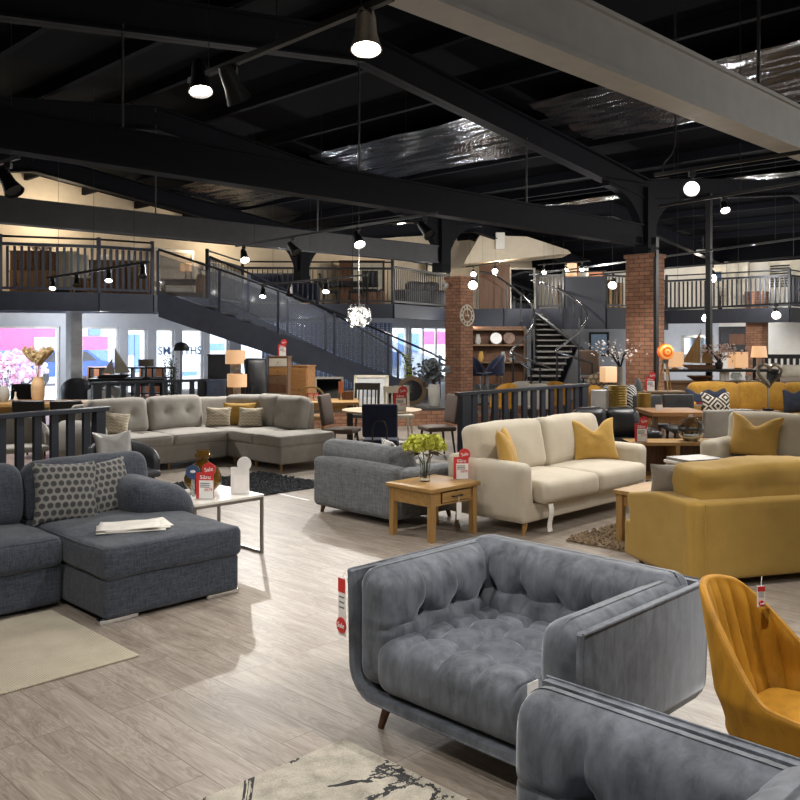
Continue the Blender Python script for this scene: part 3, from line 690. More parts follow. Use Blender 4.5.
# ---- grey velvet armchairs
def make_armchair(label, loc, rz, group):
    t = thing('armchair', label, 'armchair', loc, rz, group)
    W, Dp, Ht, zb, th = 1.23, 1.0, .70, .135, .032
    def prof(off):
        pts = []; r = .15 - off; x = W / 2 - off
        pts.append((-x - .012 * (1 if not off else 1), Ht))
        for i in range(7):
            a = PI + PI / 2 * i / 6; pts.append((-x + r + r * math.cos(a), zb + off + r + r * math.sin(a)))
        for i in range(7):
            a = 1.5 * PI + PI / 2 * i / 6; pts.append((x - r + r * math.cos(a), zb + off + r + r * math.sin(a)))
        pts.append((x + .012, Ht)); return pts
    po, pi_ = prof(0), prof(th); n = len(po)
    sh = MB(); bm = sh.bm; rings = []
    for y, ins in ((0, .012), (.012, 0), (Dp - .03, 0), (Dp, .03)):
        o = [bm.verts.new((x * (1 - ins / W * 1.2), y, z if z < Ht else z - ins * .5)) for x, z in po]
        i = [bm.verts.new((x * (1 + ins / W * 1.0), y, z if z < Ht else z - ins * .5)) for x, z in pi_]
        rings.append((o, i))
    for (o1, i1), (o2, i2) in zip(rings, rings[1:]):
        for k in range(n - 1):
            bm.faces.new((o1[k], o1[k + 1], o2[k + 1], o2[k])); bm.faces.new((i1[k + 1], i1[k], i2[k], i2[k + 1]))
        bm.faces.new((i1[0], o1[0], o2[0], i2[0])); bm.faces.new((o1[-1], i1[-1], i2[-1], o2[-1]))
    for (o1, i1), f in ((rings[0], 1), (rings[-1], -1)):
        for k in range(n - 1):
            q = (o1[k], i1[k], i1[k + 1], o1[k + 1]); bm.faces.new(q if f > 0 else tuple(reversed(q)))
    # back panel between the arms' outer skins
    sh.prism([(x * .995, z) for x, z in po], -Dp + .012, -Dp + .06, Matrix.Rotation(PI / 2, 4, 'X'))
    sh.build('shell', m_velvet, t)
    pp = MB(); pp.tube([(x, .002, z) for x, z in po], .006, 6)
    pp.tube([(-W / 2 - .012, 0, Ht), (-W / 2 - .012, Dp - .02, Ht), (W / 2 + .012, Dp - .02, Ht), (W / 2 + .012, 0, Ht)], .006, 6); pp.build('piping', m_velvet, t)
    al, ah, at = .955, .53, .185
    bt = [(-.2, .03), (0.02, .03), (.24, .03)]
    sm = [((-.2, .03), (-.2, -.25)), ((.02, .03), (.02, -.25)), ((.24, .03), (.24, -.25)), ((-.2, .03), (-.2, .26)), ((.02, .03), (.02, .26)), ((.24, .03), (.24, .26)), ((-.47, .0), (-.2, .03)), ((-.2, .03), (.24, .03)), ((.24, .03), (.47, .02))]
    def armx(c, n):     # roll the top a little inward-high and round the front top corner
        if c.z > 0: c.z -= .025 * max(0, (c.y - .12) / .13) ** 2
        return c
    for sx in (-1, 1):
        M = axes((0, 1, 0) if sx < 0 else (0, -1, 0), (0, 0, 1), (1, 0, 0) if sx < 0 else (-1, 0, 0), (sx * (W / 2 - th - at / 2 + .012), .004 + al / 2, .457))
        s = 1 if sx < 0 else -1
        MB().soft((al, ah, at), .088, .0145, tuft((al, ah, at), [(s * x, y) for x, y in bt], [((s * a[0], a[1]), (s * b[0], b[1])) for a, b in sm], .06, .05, .013, .011, .03, armx), M).build('arm_pad', m_velvet, t)
    bl = W - 2 * th - .02; bt2 = [(x, .04) for x in (-.4, -.2, 0, .2, .4)]
    sm2 = [((x, .04), (x, -.24)) for x in (-.4, -.2, 0, .2, .4)] + [((x, .04), (x, .25)) for x in (-.4, -.2, 0, .2, .4)] + [((-.55, .04), (.55, .04))]
    MB().soft((bl, ah, .22), .07, .0145, tuft((bl, ah, .22), bt2, sm2, .06, .05, .013, .011, .03, armx), axes((1, 0, 0), (0, 0, 1), (0, -1, 0), (0, Dp - .16, .478))).build('back_pad', m_velvet, t)
    sw, sd, sh_ = W - 2 * th - 2 * at + .17, .82, .25
    xs, ys = [-.3, -.1, .1, .3], [-.19, .0, .19]
    bs = [(x, y) for x in xs for y in ys]
    ss = [((x, -.42), (x, .42)) for x in xs] + [((-.45, y), (.45, y)) for y in ys]
    MB().soft((sw, sd, sh_), .085, .0145, tuft((sw, sd, sh_), bs, ss, .04, .045, .024, .016, .02), Matrix.Translation((0, .002 + sd / 2, .298))).build('seat_cushion', m_velvet, t)
    for sx in (-1, 1):
        for y, sy in ((.10, -1), (Dp - .13, 1)):
            MB().tube([(sx * (W / 2 - .17), y, zb + .03), (sx * (W / 2 - .13), y + sy * .03, 0)], [.026, .015], 10).build('leg', m_walnut, t)
    return t
ac_w = 1.23
a1 = make_armchair('grey velvet buttoned armchair seen whole, beside the veined rug', (.207, 3.535, 0), rad(-45), 'buttoned grey velvet armchairs')
a2 = clone(a1, 'grey velvet buttoned armchair cut off at the bottom right corner', (.015, 2.27, 0), rad(-135), 'buttoned grey velvet armchairs')
# ---- swing tags
def swing_tag(label, loc, rz, h=.26, w=.055, tilt=0, group=None):
    t = thing('price_tag', label, 'price tag', loc, rz, group)
    MB().box((0, 0, -h / 2), (w, .0025, h)).build('card', m_card, t)
    MB().box((0, -.002, -h * .13), (w * .96, .001, h * .24)).build('red_band', m_red, t)
    MB().lathe([(0, -.002), (h * .138, -.002), (h * .138, .002), (0, .002)], (0, 0, 0), 20, Matrix.Translation((0, -.004, -h * .82)) @ Matrix.Rotation(PI / 2, 4, 'X')).build('disc', m_red, t)
    text('lettering', 'Sale', h * .13, m_whitetext, t, (0, -.0075, -h * .82))
    for i in range(3): MB().box((0, -.002, -h * (.33 + .09 * i)), (w * .7, .0006, h * .023)).build('print_line', m_greytext, t)
    MB().tube([(0, 0, 0), (.01, .012, .03)], .0012, 5).build('string', m_card, t)
    return t
fl = P(350, 570, .7)
swing_tag('white price tag with red disc hanging from the whole grey velvet armchair', (-.262, 3.93, .675), rad(-50))
swing_tag('price tag at the top edge of the cut off grey velvet armchair', (.418, 2.738, .675), rad(-135))

# ---- mustard dining chair
def make_bucket_chair(label, loc, rz):
    t = thing('dining_chair', label, 'chair', loc, rz)
    NF, NTt = 260, 22; inner = MB(); 
    def ztop(p):
        a = abs(p) / PI * 180
        if a < 26: return .868 - .012 * (a / 26) ** 2
        if a < 92:
            s = (a - 26) / 66; s = s * s * (3 - 2 * s); return .856 - .306 * s
        return .55 - .03 * (a - 92) / 40
    P0 = 2.25
    def pt(p, tt, off):
        z = .36 + (ztop(p) - .36) * tt; rx, ry = .235 + off, .25 + off
        taper = .80 + .20 * min(1, (z - .36) / .18); lean = .11 * max(0, (z - .5) / .4) * math.cos(p)
        sq = (abs(math.cos(p)) ** 4 + abs(math.sin(p)) ** 4) ** -.12
        return Vector((rx * math.sin(p) * taper * sq * (1 - .22 * max(0, (z - .55) / .35)), ry * math.cos(p) * taper * sq + lean, z))
    bm = inner.bm; g = []
    for i in range(NF + 1):
        p = -P0 + 2 * P0 * i / NF; a = abs(p) / PI * 180; row = []
        rib = .016 * abs(math.cos(p * 12)) ** .55 if a < 74 else .012
        for j in range(NTt + 1): row.append(pt(p, j / NTt, .014))                 # outside, going up
        for j in range(1, 6):
            th = PI * j / 6; row.append(pt(p, 1, .0) + (pt(p, 1, .014) - pt(p, 1, -.016)) / 2 * math.cos(th) + Vector((0, 0, .014 * math.sin(th))))
        for j in range(NTt, -1, -1): row.append(pt(p, j / NTt, -.012 - rib * min(1, (NTt - j) / 3 + .15)))
        g.append([bm.verts.new(c) for c in row])
    for i in range(NF):
        for j in range(len(g[0]) - 1): bm.faces.new((g[i][j], g[i + 1][j], g[i + 1][j + 1], g[i][j + 1]))
    bm.faces.new(g[0]); bm.faces.new(list(reversed(g[-1])))
    inner.build('seat_shell', m_must_v, t, ang=70)
    def sc(c, n):
        if c.z > 0: c.z += .03 * (1 - (c.x / .2) ** 2) * (1 - (c.y / .22) ** 2)
        k = 1 - .18 * max(0, c.y / .2) ; c.x *= k; return c
    MB().soft((.42, .46, .11), .05, .03, sc, Matrix.Translation((0, -.02, .435))).build('seat_pad', m_must_v, t)
    sm = MB()
    for a in range(33):
        p = -P0 * .98 + 2 * P0 * .98 * a / 32; 
    MB().tube([pt(-P0 + 2 * P0 * i / 64, 1, .008) + Vector((0, 0, .011)) for i in range(65)], .0035, 5).build('piping', m_must_v, t)
    for sx in (-1, 1):
        for sy in (-1, 1): MB().tube([(sx * .13, sy * .13, .38), (sx * .22, sy * .22, 0)], [.014, .010], 8).build('leg', m_black, t)
    return t
make_bucket_chair('mustard velvet dining chair with channelled back beside the grey armchairs', (1.365, 2.94, 0), rad(40))
q = D(761, 586, 3.13)
swing_tag('small price tag on the back of the mustard dining chair', q, rad(10), .075, .03)

# ---- rugs
def rug(label, corner, du, dv, lu, lv, mat, th=.012, fringe=False, cat='rug', group=None, ragged=0):
    """corner, the two directions and lengths"""
    c = Vector(corner); du = Vector(du).normalized(); dv = Vector(dv).normalized(); ang = math.atan2(du.y, du.x)
    t = thing('rug', label, cat, (c.x, c.y, 0), ang, group); s = 1 if du.x * dv.y - du.y * dv.x > 0 else -1
    if ragged:
        mb = MB(); rr = random.Random(5)
        mb.box((lu / 2, s * lv / 2, .008), (lu, lv, .014))
        n = int(lu * lv * ragged)
        for i in range(n):
            x, y = rr.random() * lu, s * rr.random() * lv; a = rr.random() * 6.28; r = .013 + .012 * rr.random()
            mb.tube([(x, y, .01), (x + math.cos(a) * .02, y + math.sin(a) * .015, .026 + .014 * rr.random()), (x + math.cos(a) * .042, y + math.sin(a) * .042, .022)], [r * .5, r * .6, r * .2], 4, False)
        mb.build('pile', mat, t)['kind'] = 'stuff'; return t
    def wob(cc, n): cc.z += .003 * noise.noise((cc.x * 3, cc.y * 3, 0)) if cc.z > 0 else 0; return cc
    MB().soft((lu, lv, th), th * .45, .08, wob, Matrix.Translation((lu / 2, s * lv / 2, th / 2 + .001)), 2).build('rug_body', mat, t)
    if fringe:
        e = MB(); n = int(lv / .012)
        for i in range(n): e.ball((lu - .003, s * (i + .5) * lv / n, th / 2 + .002), .0065, 6, 4, (1.1, .8, .8))
        e.build('bound_edge', mat, t)
    return t
c0 = P(139, 657); m_rug1 = rug_mat('cream ribbed wool', (200, 191, 170), (176, 165, 143), rib=26)
rug('cream ribbed rug in front of the slate blue sofa, lower left', c0 + (-DV) * 1.6, DV, -WV, 1.6, 1.15, m_rug1, .012, True)
c1 = P(344, 740); m_rug2 = rug_mat('cream abstract rug', (208, 200, 184), (140, 133, 121), blotch=9, vein=(58, 58, 58))
rug('cream rug with dark grey vein marks at the bottom edge', c1, -DV, WV, 1.7, 1.2, m_rug2, .010)
m_shag = rug_mat('brown beige shaggy wool', (150, 130, 104), (92, 76, 58), blotch=16)
rug('brown beige shaggy rug under the oak coffee table', P(566, 541), DV, WV, 2.0, .95, m_shag, ragged=1300)
m_shagd = rug_mat('charcoal shaggy wool', (70, 72, 76), (38, 40, 43), blotch=16)
rug('charcoal shaggy rug in front of the light grey corner sofa', Vector((-3.05, 10.15, 0)), DV, WV, 1.75, 1.35, m_shagd, ragged=1000)

# ---- soft goods
def cush(size, r, mat, name, parent, loc, rot=(0, 0, 0), bulge=(.03, .0, .0), res=.05, wr=.006, fnx=None, pipe=None):
    h = [x / 2 for x in size]; sd = random.random() * 50
    def fn(c, n):
        fx, fy, fz = c.x / h[0], c.y / h[1], c.z / h[2]
        b = (1 - min(1, fx * fx)) * (1 - min(1, fy * fy))
        c.z += bulge[0] * b * (1 if fz > 0 else -.3) * abs(fz)
        c.y += bulge[1] * (1 - min(1, fx * fx)) * (1 - min(1, fz * fz)) * (1 if fy > 0 else -1) * abs(fy)
        c.x += bulge[2] * (1 - min(1, fy * fy)) * (1 - min(1, fz * fz)) * (1 if fx > 0 else -1) * abs(fx)
        c += n * (noise.noise((c.x * 4 + sd, c.y * 4, c.z * 4)) * wr + noise.noise((c.x * 11, c.y * 11 + sd, c.z * 11)) * wr * .35)
        return fnx(c, n) if fnx else c
    o = MB().soft(size, r, res, fn).build(name, mat, parent, loc, 0, 60, rot)
    if pipe:
        z = pipe; a, b = h[0] - r * .3, h[1] - r * .3; rr = r * .8; pts = []
        for cx, cy, a0 in ((a - rr, b - rr, 0), (-a + rr, b - rr, 90), (-a + rr, -b + rr, 180), (a - rr, -b + rr, 270)):
            for k in range(5): pts.append((cx + rr * math.cos(rad(a0 + 22.5 * k)), cy + rr * math.sin(rad(a0 + 22.5 * k))))
        full = []
        for (x0, y0), (x1, y1) in zip(pts, pts[1:] + pts[:1]):
            n = max(1, int(math.hypot(x1 - x0, y1 - y0) / .07))
            for k in range(n): full.append(Vector((x0 + (x1 - x0) * k / n, y0 + (y1 - y0) * k / n, z)))
        pos = [fn(p.copy(), Vector((0, 0, 1))) for p in full]
        MB().tube(pos, .006, 5, closed=True).build('piping', mat, o)
    return o
def pillow_mesh(w, h, t, chop=0, ear=.0, seed=1, n=26, frame=0):
    mb = MB(); bm = mb.bm; rr = seed * 7.3; F_ = []
    for sgn in (1, -1):
        g = []
        for i in range(n + 1):
            u = -1 + 2 * i / n; row = []
            for j in range(n + 1):
                v = -1 + 2 * j / n
                pin = 1 - .10 * (1 - v * v) * abs(u) ** 3; piv = 1 - .10 * (1 - u * u) * abs(v) ** 3
                x, z = u * w / 2 * pin, v * h / 2 * piv
                th = t / 2 * (max(0, 1 - abs(u) ** 2.3) ** .55) * (max(0, 1 - abs(v) ** 2.3) ** .55)
                if chop and v > -.2:
                    k = math.exp(-(u / .42) ** 2) * ((v + .2) / 1.2) ** 1.5; z -= chop * k; th *= 1 - .25 * k
                    x += ear * u * ((v + .2) / 1.2) ** 2 * .0
                wr = noise.noise((u * 2.2 + rr, v * 2.2, sgn)) * .012 + noise.noise((u * 6 + rr, v * 6, sgn)) * .004
                row.append(bm.verts.new((x, -sgn * (th + wr * (1 - u ** 4) * (1 - v ** 4)), z + h / 2)))
            g.append(row)
        for i in range(n):
            for j in range(n):
                f = (g[i][j], g[i + 1][j], g[i + 1][j + 1], g[i][j + 1]); bm.faces.new(f if sgn > 0 else tuple(reversed(f)))
    bmesh.ops.remove_doubles(bm, verts=bm.verts, dist=1e-5)
    return mb
def pillow(label, loc, rz, tilt, w, h, t, mat, chop=0, roll=0, seed=1, group=None, cat='cushion', name='scatter_cushion'):
    o = pillow_mesh(w, h, t, chop, 0, seed).build(name, mat, None, loc, 0, 80)
    o.rotation_euler = (Matrix.Rotation(rz, 4, 'Z') @ Matrix.Rotation(-tilt, 4, 'X') @ Matrix.Rotation(roll, 4, 'Y')).to_euler()
    return tag(o, label, cat, group)
def lw(o, x, y, z=0):            # a point given in the frame of a thing (origin, turn)
    return Matrix.Translation(o[0]) @ Matrix.Rotation(o[1], 4, 'Z') @ Vector((x, y, z))

# ---- slate blue chaise sofa
ds = (Vector((-1.80, 5.31, 0)) + DV * .49, rad(45))
t = thing('corner_sofa', 'slate blue chenille chaise sofa at the left edge of the photo', 'sofa', ds[0], ds[1])
cush((.98, 1.34, .25), .03, m_dark, 'base', t, (0, .67 + .0, .155), wr=.003)
cush((2.1, .80, .25), .03, m_dark, 'base', t, (-1.56, .56 + .4, .155), wr=.003)
cush((3.1, .26, .66), .06, m_dark, 'back_frame', t, (-1.06, 1.47, .36), wr=.004)
def chaise_fn(c, n):
    return c
cush((1.0, 1.38, .20), .045, m_dark, 'seat_cushion', t, (0, .665, .372), bulge=(.035, .0, .01), wr=.01, pipe=.085)
for i in range(2): cush((.98, .84, .20), .055, m_dark, 'seat_cushion', t, (-1.0 - .99 * i, .55 + .40, .372), bulge=(.03, .01, .0), wr=.008, pipe=.085)
for i in range(3): cush((.95, .27, .45), .11, m_dark, 'back_cushion', t, (-.02 - .97 * i, 1.25, .655), (rad(-10), 0, 0), (.012, .035, .01), wr=.012)
# arm with a fat sloping roll
cush((.24, .74, .44), .04, m_dark, 'arm_body', t, (.44, 1.2, .25), wr=.003)
def roll_fn(c, n):
    f = (c.x + .24) / .48; c.z -= .13 * max(0, f) ** 1.6; c.z += .02; c.y += .03 * noise.noise((c.x * 4, c.z * 4, 1)); return c
o = cush((.52, .84, .28), .12, m_dark, 'arm_cushion', t, (.35, 1.12, .575), (0, 0, 0), (.02, .02, .0), wr=.012, fnx=roll_fn)
for x, y in ((.38, .06), (-.38, .06), (-2.4, .62), (.44, 1.5)): MB().box((x, y + .0, .015), (.26, .06, .03), 0, .004).build('foot', m_chrome, t)
m_dots = pattern_mat('dotted grey weave', (122, 120, 115), (58, 58, 59), 'dots', 20)
pillow('grey dotted cushion on the slate blue chaise, front one of the pair', lw(ds, -.31, .94, .462), rad(38), rad(16), .46, .44, .16, m_dots, 0, rad(3), 2, 'dotted grey cushions')
pillow('grey dotted cushion leaning behind its pair, next to the chaise arm', lw(ds, .06, 1.0, .462), rad(52), rad(20), .44, .42, .15, m_dots, 0, rad(-3), 3, 'dotted grey cushions')
# newspaper
npz = .502; q = P(131, 526, npz); t = thing('newspaper', 'folded newspaper lying open on the slate blue chaise seat', 'newspaper', (q.x, q.y, npz - .012), rad(18))
for i, (dx, dy, r, w, h) in enumerate(((0, 0, 0, .44, .30), (.03, .015, 7, .42, .29), (.05, .03, 13, .40, .27), (-.01, .0, -5, .40, .28))):
    mb = MB(); n = 10; g = []
    for a in range(n + 1):
        row = []
        for b in range(n + 1):
            x, y = (a / n - .5) * w, (b / n - .5) * h
            row.append(mb.bm.verts.new((x, y, .006 + .005 * i + .008 * noise.noise((x * 5, y * 5, i)) + (.02 * max(0, a / n - .7) if i == 3 else 0))))
        g.append(row)
    for a in range(n):
        for b in range(n): mb.bm.faces.new((g[a][b], g[a + 1][b], g[a + 1][b + 1], g[a][b + 1]))
    o = mb.build('page', m_paper, t, (dx, dy, 0), rad(r)); md = o.modifiers.new('th', 'SOLIDIFY'); md.thickness = .004

# ---- sale signs
def sale_sign(label, loc, rz, s=1.0, red=True, topper=True, group='acrylic price signs', pale=False):
    t = thing('price_sign', label, 'price sign', loc, rz, group); w, h = .15 * s, .22 * s
    mr = m_white if pale else m_red
    MB().box((0, .0, h / 2), (w, .006, h)).build('card', mr, t)
    MB().box((.012 * s, -.004, h * .36), (w * .80, .003, h * .70)).build('price_panel', m_card, t)
    if not pale:
        text('lettering', 'sale', .065 * s, m_whitetext, t, (.005, -.0055, h * .855))
        text('price_print', '£679', .034 * s, m_redtext, t, (.03 * s, -.007, h * .36))
        for k in range(3): MB().box((-.0, -.006, h * (.60 - .07 * k)), (w * .55, .0008, .007 * s)).build('print_line', m_greytext, t)
    if topper:
        MB().lathe([(0, -.003), (.058 * s, -.003), (.058 * s, .003), (0, .003)], (0, 0, 0), 28, Matrix.Translation((.035 * s, -.006, h + .028 * s)) @ Matrix.Rotation(PI / 2, 4, 'X')).build('disc', mr, t)
        if not pale: text('disc_lettering', 'Sale', .048 * s, m_whitetext, t, (.035 * s, -.0105, h + .028 * s), (PI / 2, rad(-10), 0))
    MB().box((0, .02, .003), (w, .07, .006)).build('stand_foot', m_clear, t)
    return t

# ---- white topped side table
c = Vector((-1.58, 7.14, 0)); t = thing('side_table', 'side table with marble white top and slim steel frame behind the chaise', 'table', c, rad(45))
MB().box((0, 0, .475), (.66, .66, .022), 0, .003).build('table_top', paint('white marble top', (226, 222, 212), .25, vary=.03), t)
for x in (-1, 1):
    for y in (-1, 1): MB().box((x * .315, y * .315, .232), (.022, .022, .464)).build('leg', m_steel, t)
for s in (-1, 1):
    MB().box((0, s * .315, .453), (.63, .022, .022)).build('rail', m_steel, t); MB().box((s * .315, 0, .453), (.022, .63, .022)).build('rail', m_steel, t)
    MB().box((s * .315, 0, .011), (.022, .63, .022)).build('rail', m_steel, t)
ZT = .487
tv = NT('amber glass'); nz = tv.noise(tv.co((1, 1, 1)), 7, 3); tv.l(tv.ramp(nz, [(.3, lin((58, 40, 12))), (.7, lin((140, 104, 40)))]), tv.b.inputs['Base Color'])
tv.set(Roughness=.06, Transmission_Weight=.55, IOR=1.3)
q = P(203, 492, ZT)
o = MB().lathe([(0, 0), (.07, 0), (.10, .015), (.15, .07), (.155, .12), (.13, .19), (.075, .235), (.045, .255), (.042, .275), (.068, .30), (.07, .315), (.05, .335), (.052, .35)], (0, 0, 0), 28).build('bottle_vase', tv.m, None, (q.x, q.y, ZT), 0, 60)
tag(o, 'amber glass gourd vase standing behind the sale signs', 'vase')
t = sale_sign('red sale sign in front of the amber vase, white topped table', P(205, 499, ZT) , rad(-6), .95)
q = P(193, 497, ZT); t = thing('price_sign', 'dark blue round sign on a clear stem by the amber vase', 'price sign', (q.x, q.y, ZT), rad(-10), 'acrylic price signs')
MB().box((0, 0, .08), (.03, .004, .16)).build('stem', m_clear, t); MB().box((0, 0, .003), (.06, .05, .006)).build('stand_foot', m_clear, t)
MB().lathe([(0, -.003), (.06, -.003), (.06, .003), (0, .003)], (0, 0, 0), 28, Matrix.Translation((0, 0, .20)) @ Matrix.Rotation(PI / 2, 4, 'X')).build('disc', m_bluecard, t)
MB().ball((0, -.004, .205), .02, 12, 8, (1.2, .1, .6)).build('emblem', m_whitetext, t)
q = P(240, 494, ZT); sale_sign('all white sign at the right end of the white topped table', (q.x, q.y, ZT), rad(5), 1.0, pale=True)

# ---- light grey corner sofa
I0 = Vector((-2.45, 12.4, 0)); sg_ = (I0, rad(-45))
t = thing('corner_sofa', 'light grey fabric corner sofa with buttoned backs in the middle distance', 'sofa', I0, sg_[1])
LG = m_ltgrey
for (cx, cy, sx, sy) in ((.62, .475, 1.24, .95), (-.475, .475, .95, .95), (-.475, -.95, .95, 1.9)): cush((sx, sy, .24), .03, LG, 'base', t, (cx, cy, .21), wr=.003)
def but(hx, hz):
    bs = [(-.17, .02), (.17, .02)]
    def f(c, n):
        if c.y < 0:
            for b in bs: c.y += .05 * math.exp(-((c.x - b[0]) ** 2 + (c.z - b[1]) ** 2) / .0045)
            c.y += .016 * math.exp(-((c.z - .02) / .03) ** 2)
        return c
    return f
for cx, sx in ((.30, .62), (.93, .63)): cush((sx, .98, .15), .05, LG, 'seat_cushion', t, (cx, .46, .395), bulge=(.02, .0, 0), wr=.006, pipe=.06)
cush((.95, .95, .15), .05, LG, 'seat_cushion', t, (-.475, .475, .395), bulge=(.02, 0, 0), wr=.006)
for cy in (-.43, -1.31): cush((.98, .88, .15), .05, LG, 'seat_cushion', t, (-.46, cy, .395), bulge=(.02, 0, 0), wr=.006, pipe=.06)
for cx, sx in ((-.02, .52), (.50, .60)): cush((sx, .24, .50), .09, LG, 'back_cushion', t, (cx, .76, .69), (rad(-9), 0, 0), (.01, .02, 0), wr=.008, fnx=but(sx / 2, .25))
cush((.60, .24, .48), .09, LG, 'back_cushion', t, (-.46, .62, .68), (rad(-7), 0, rad(45)), (.01, .02, 0), wr=.008)
for cy, sx in ((-.43, .88), (-1.31, .88)): cush((sx, .24, .50), .09, LG, 'back_cushion', t, (-.76, cy, .69), (rad(-9), 0, rad(90)), (.01, .02, 0), wr=.008, fnx=but(sx / 2, .25))
cush((1.74, .14, .78), .05, LG, 'back_frame', t, (-.10, .90, .48), wr=.003); cush((2.75, .14, .78), .05, LG, 'back_frame', t, (-.90, -.5, .48), (0, 0, rad(90)), wr=.003)
cush((.30, 1.0, .5), .1, LG, 'arm', t, (-.46, -1.95, .42), (0, 0, rad(90)), (.02, 0, .02), wr=.006)
for x, y in ((.08, .06), (1.16, .06), (1.16, .86), (.6, .06), (-.9, -1.8), (-.08, -1.75), (-.08, -.9)): MB().tube([(x, y, .10), (x, y, 0)], [.024, .018], 10).build('leg', m_oakv, t)
m_chev = pattern_mat('beige chevron weave', (212, 200, 178), (188, 173, 148), 'chevron', 14)
pillow('yellow cushion in the corner of the light grey sofa', lw(sg_, -.30, .40, .47), rad(0), rad(14), .52, .36, .14, m_ochre_p, 0, 0, 4)
pillow('beige chevron cushion, left of the two before the yellow cushion', lw(sg_, -.44, .12, .47), rad(4), rad(16), .38, .30, .14, m_chev, 0, 0, 5, 'beige chevron cushions')
pillow('beige chevron cushion, right of the two before the yellow cushion', lw(sg_, -.06, .42, .47), rad(-6), rad(16), .38, .30, .14, m_chev, 0, 0, 6, 'beige chevron cushions')
pillow('beige cushion at the far left end of the light grey corner sofa', lw(sg_, -.50, -1.5, .47), rad(20), rad(30), .40, .34, .14, m_chev, 0, rad(8), 7)
q = lw(sg_, -.40, -1.22, .475); o = MB().box((0, 0, .008), (.3, .2, .016), 0, .003).build('magazine', paint('dull magazine cover', (120, 114, 104), .5), None, q, rad(-10)); tag(o, 'thin magazine lying on the left seat of the light grey corner sofa', 'magazine')

# ---- mid grey loveseat seen from behind
def make_sofa(name, label, loc, rz, W, Dp, mat, seat=(.30, .46), arm=(.2, .62), back=(.6, .88), leg=(.1, m_oakv), nseat=2, flare=0, group=None, backcush=True, frame_h=None, cush_y=0, pipe=True, seat_over=.02, cat='sofa', bt=.22, backw=None):
    t = thing(name, label, cat, loc, rz, group); aw, ah = arm; zb = leg[0]; zs, zt = seat; fh = frame_h or back[0]
    cush((W - .04, Dp - .06, zs - zb), .025, mat, 'base', t, (0, Dp / 2 + .01, (zs + zb) / 2), wr=.002)
    for s in (-1, 1):
        def fl_(c, n, s=s): c.x += s * flare * max(0, (c.z / (ah - zb) + .5)) ** 1.5; return c
        cush((aw, Dp - .08, ah - zb), min(.07, aw * .4), mat, 'arm', t, (s * (W / 2 - aw / 2), Dp / 2, (ah + zb) / 2), bulge=(.008, 0, .008), wr=.003, fnx=fl_)
    cush((W - .02, .17, fh - zb), .05, mat, 'back_frame', t, (0, Dp - .085, (fh + zb) / 2), wr=.003)
    iw = W - 2 * aw
    for i in range(nseat):
        w = iw / nseat; x = -iw / 2 + w * (i + .5)
        cush((w + .01, Dp - .2 + seat_over, zt - zs), .06, mat, 'seat_cushion', t, (x, (Dp - .2) / 2 - seat_over, (zt + zs) / 2), bulge=(.03, .015, 0), wr=.007, pipe=(zt - zs) * .36 if pipe else None)
        if backcush:
            bh = back[1] - zt + .03
            cush((w + .03, bt, bh) if not backw else (backw / nseat, bt, bh), .10 if not backw else .075, mat, 'back_cushion', t, (x if not backw else -backw / 2 + backw / nseat * (i + .5), Dp - .26 + cush_y, zt - .02 + bh / 2), (rad(-10), 0, 0), (.02, .03, .01), wr=.012)
    for sx in (-1, 1):
        for y in (.08, Dp - .08): MB().tube([(sx * (W / 2 - .1), y, zb + .02), (sx * (W / 2 - .07), y, 0)], [.028, .018], 10).build('leg', leg[1], t)
    return t
lv = Vector((-.47, 8.44, 0)); lo_ = (lv + DV * .90, rad(135))
t = make_sofa('loveseat', 'mid grey loveseat seen from behind, left of the oak side table', lo_[0], lo_[1], 1.22, .90, m_midgrey, (.28, .42), (.2, .54), (.55, .72), (.075, m_walnut), 1, .05, backcush=False, frame_h=.56)
cush((1.0, .2, .24), .09, m_midgrey, 'back_cushion', t, (.12, .68, .60), (rad(-10), 0, 0), (.02, .03, .01), wr=.012)
m_wave = pattern_mat('grey and cream wavy weave', (110, 110, 110), (205, 200, 192), 'wave', 9)
pillow('grey and cream wavy cushion inside the mid grey loveseat, left one', lw(lo_, -.22, .44, .44), rad(105), rad(25), .40, .36, .14, m_wave, 0, 0, 8, 'wavy patterned cushions')
pillow('grey and cream wavy cushion inside the mid grey loveseat, right one', lw(lo_, -.34, .30, .44), rad(70), rad(25), .38, .36, .14, m_wave, 0, 0, 9, 'wavy patterned cushions')
pillow('plain grey cushion at the right arm of the mid grey loveseat', lw(lo_, -.42, .60, .42), rad(160), rad(10), .36, .34, .15, m_midgrey, 0, rad(12), 10)

# ---- oak side table with drawer
c = Vector((.30, 7.87, 0)); t = thing('side_table', 'honey oak side table with one drawer holding the hydrangeas', 'table', c, rad(45)); tb = (c, rad(45))
MB().box((0, 0, .452), (.66, .57, .036), 0, .006, None, 2).build('table_top', m_oak, t)
for x in (-1, 1):
    for y in (-1, 1): MB().box((x * .275, y * .235, .217), (.055, .055, .434), 0, .003).build('leg', m_oakv, t)
for s in (-1, 1):
    MB().box((s * .285, 0, .37), (.02, .42, .125)).build('apron', m_oak, t)
MB().box((0, .245, .37), (.50, .02, .125)).build('apron', m_oak, t)
MB().box((0, -.235, .37), (.50, .02, .125)).build('apron', m_oak, t)
dr = MB().box((.02, -.252, .372), (.36, .02, .085), 0, .004).build('drawer', m_oak, t)
MB().box((.02, -.2465, .372), (.372, .012, .096)).build('drawer_gap', m_black, t)
MB().tube([(-.04, -.262, .375), (-.04, -.285, .375), (.08, -.285, .375), (.08, -.262, .375)], .006, 6).build('handle', paint('dark iron handle', (50, 46, 42), .5, .7), dr)
q = lw(tb, .02, -.292, .372); t = thing('price_tag', 'blank white swing tag tied to the oak table drawer', 'price tag', q, rad(30))
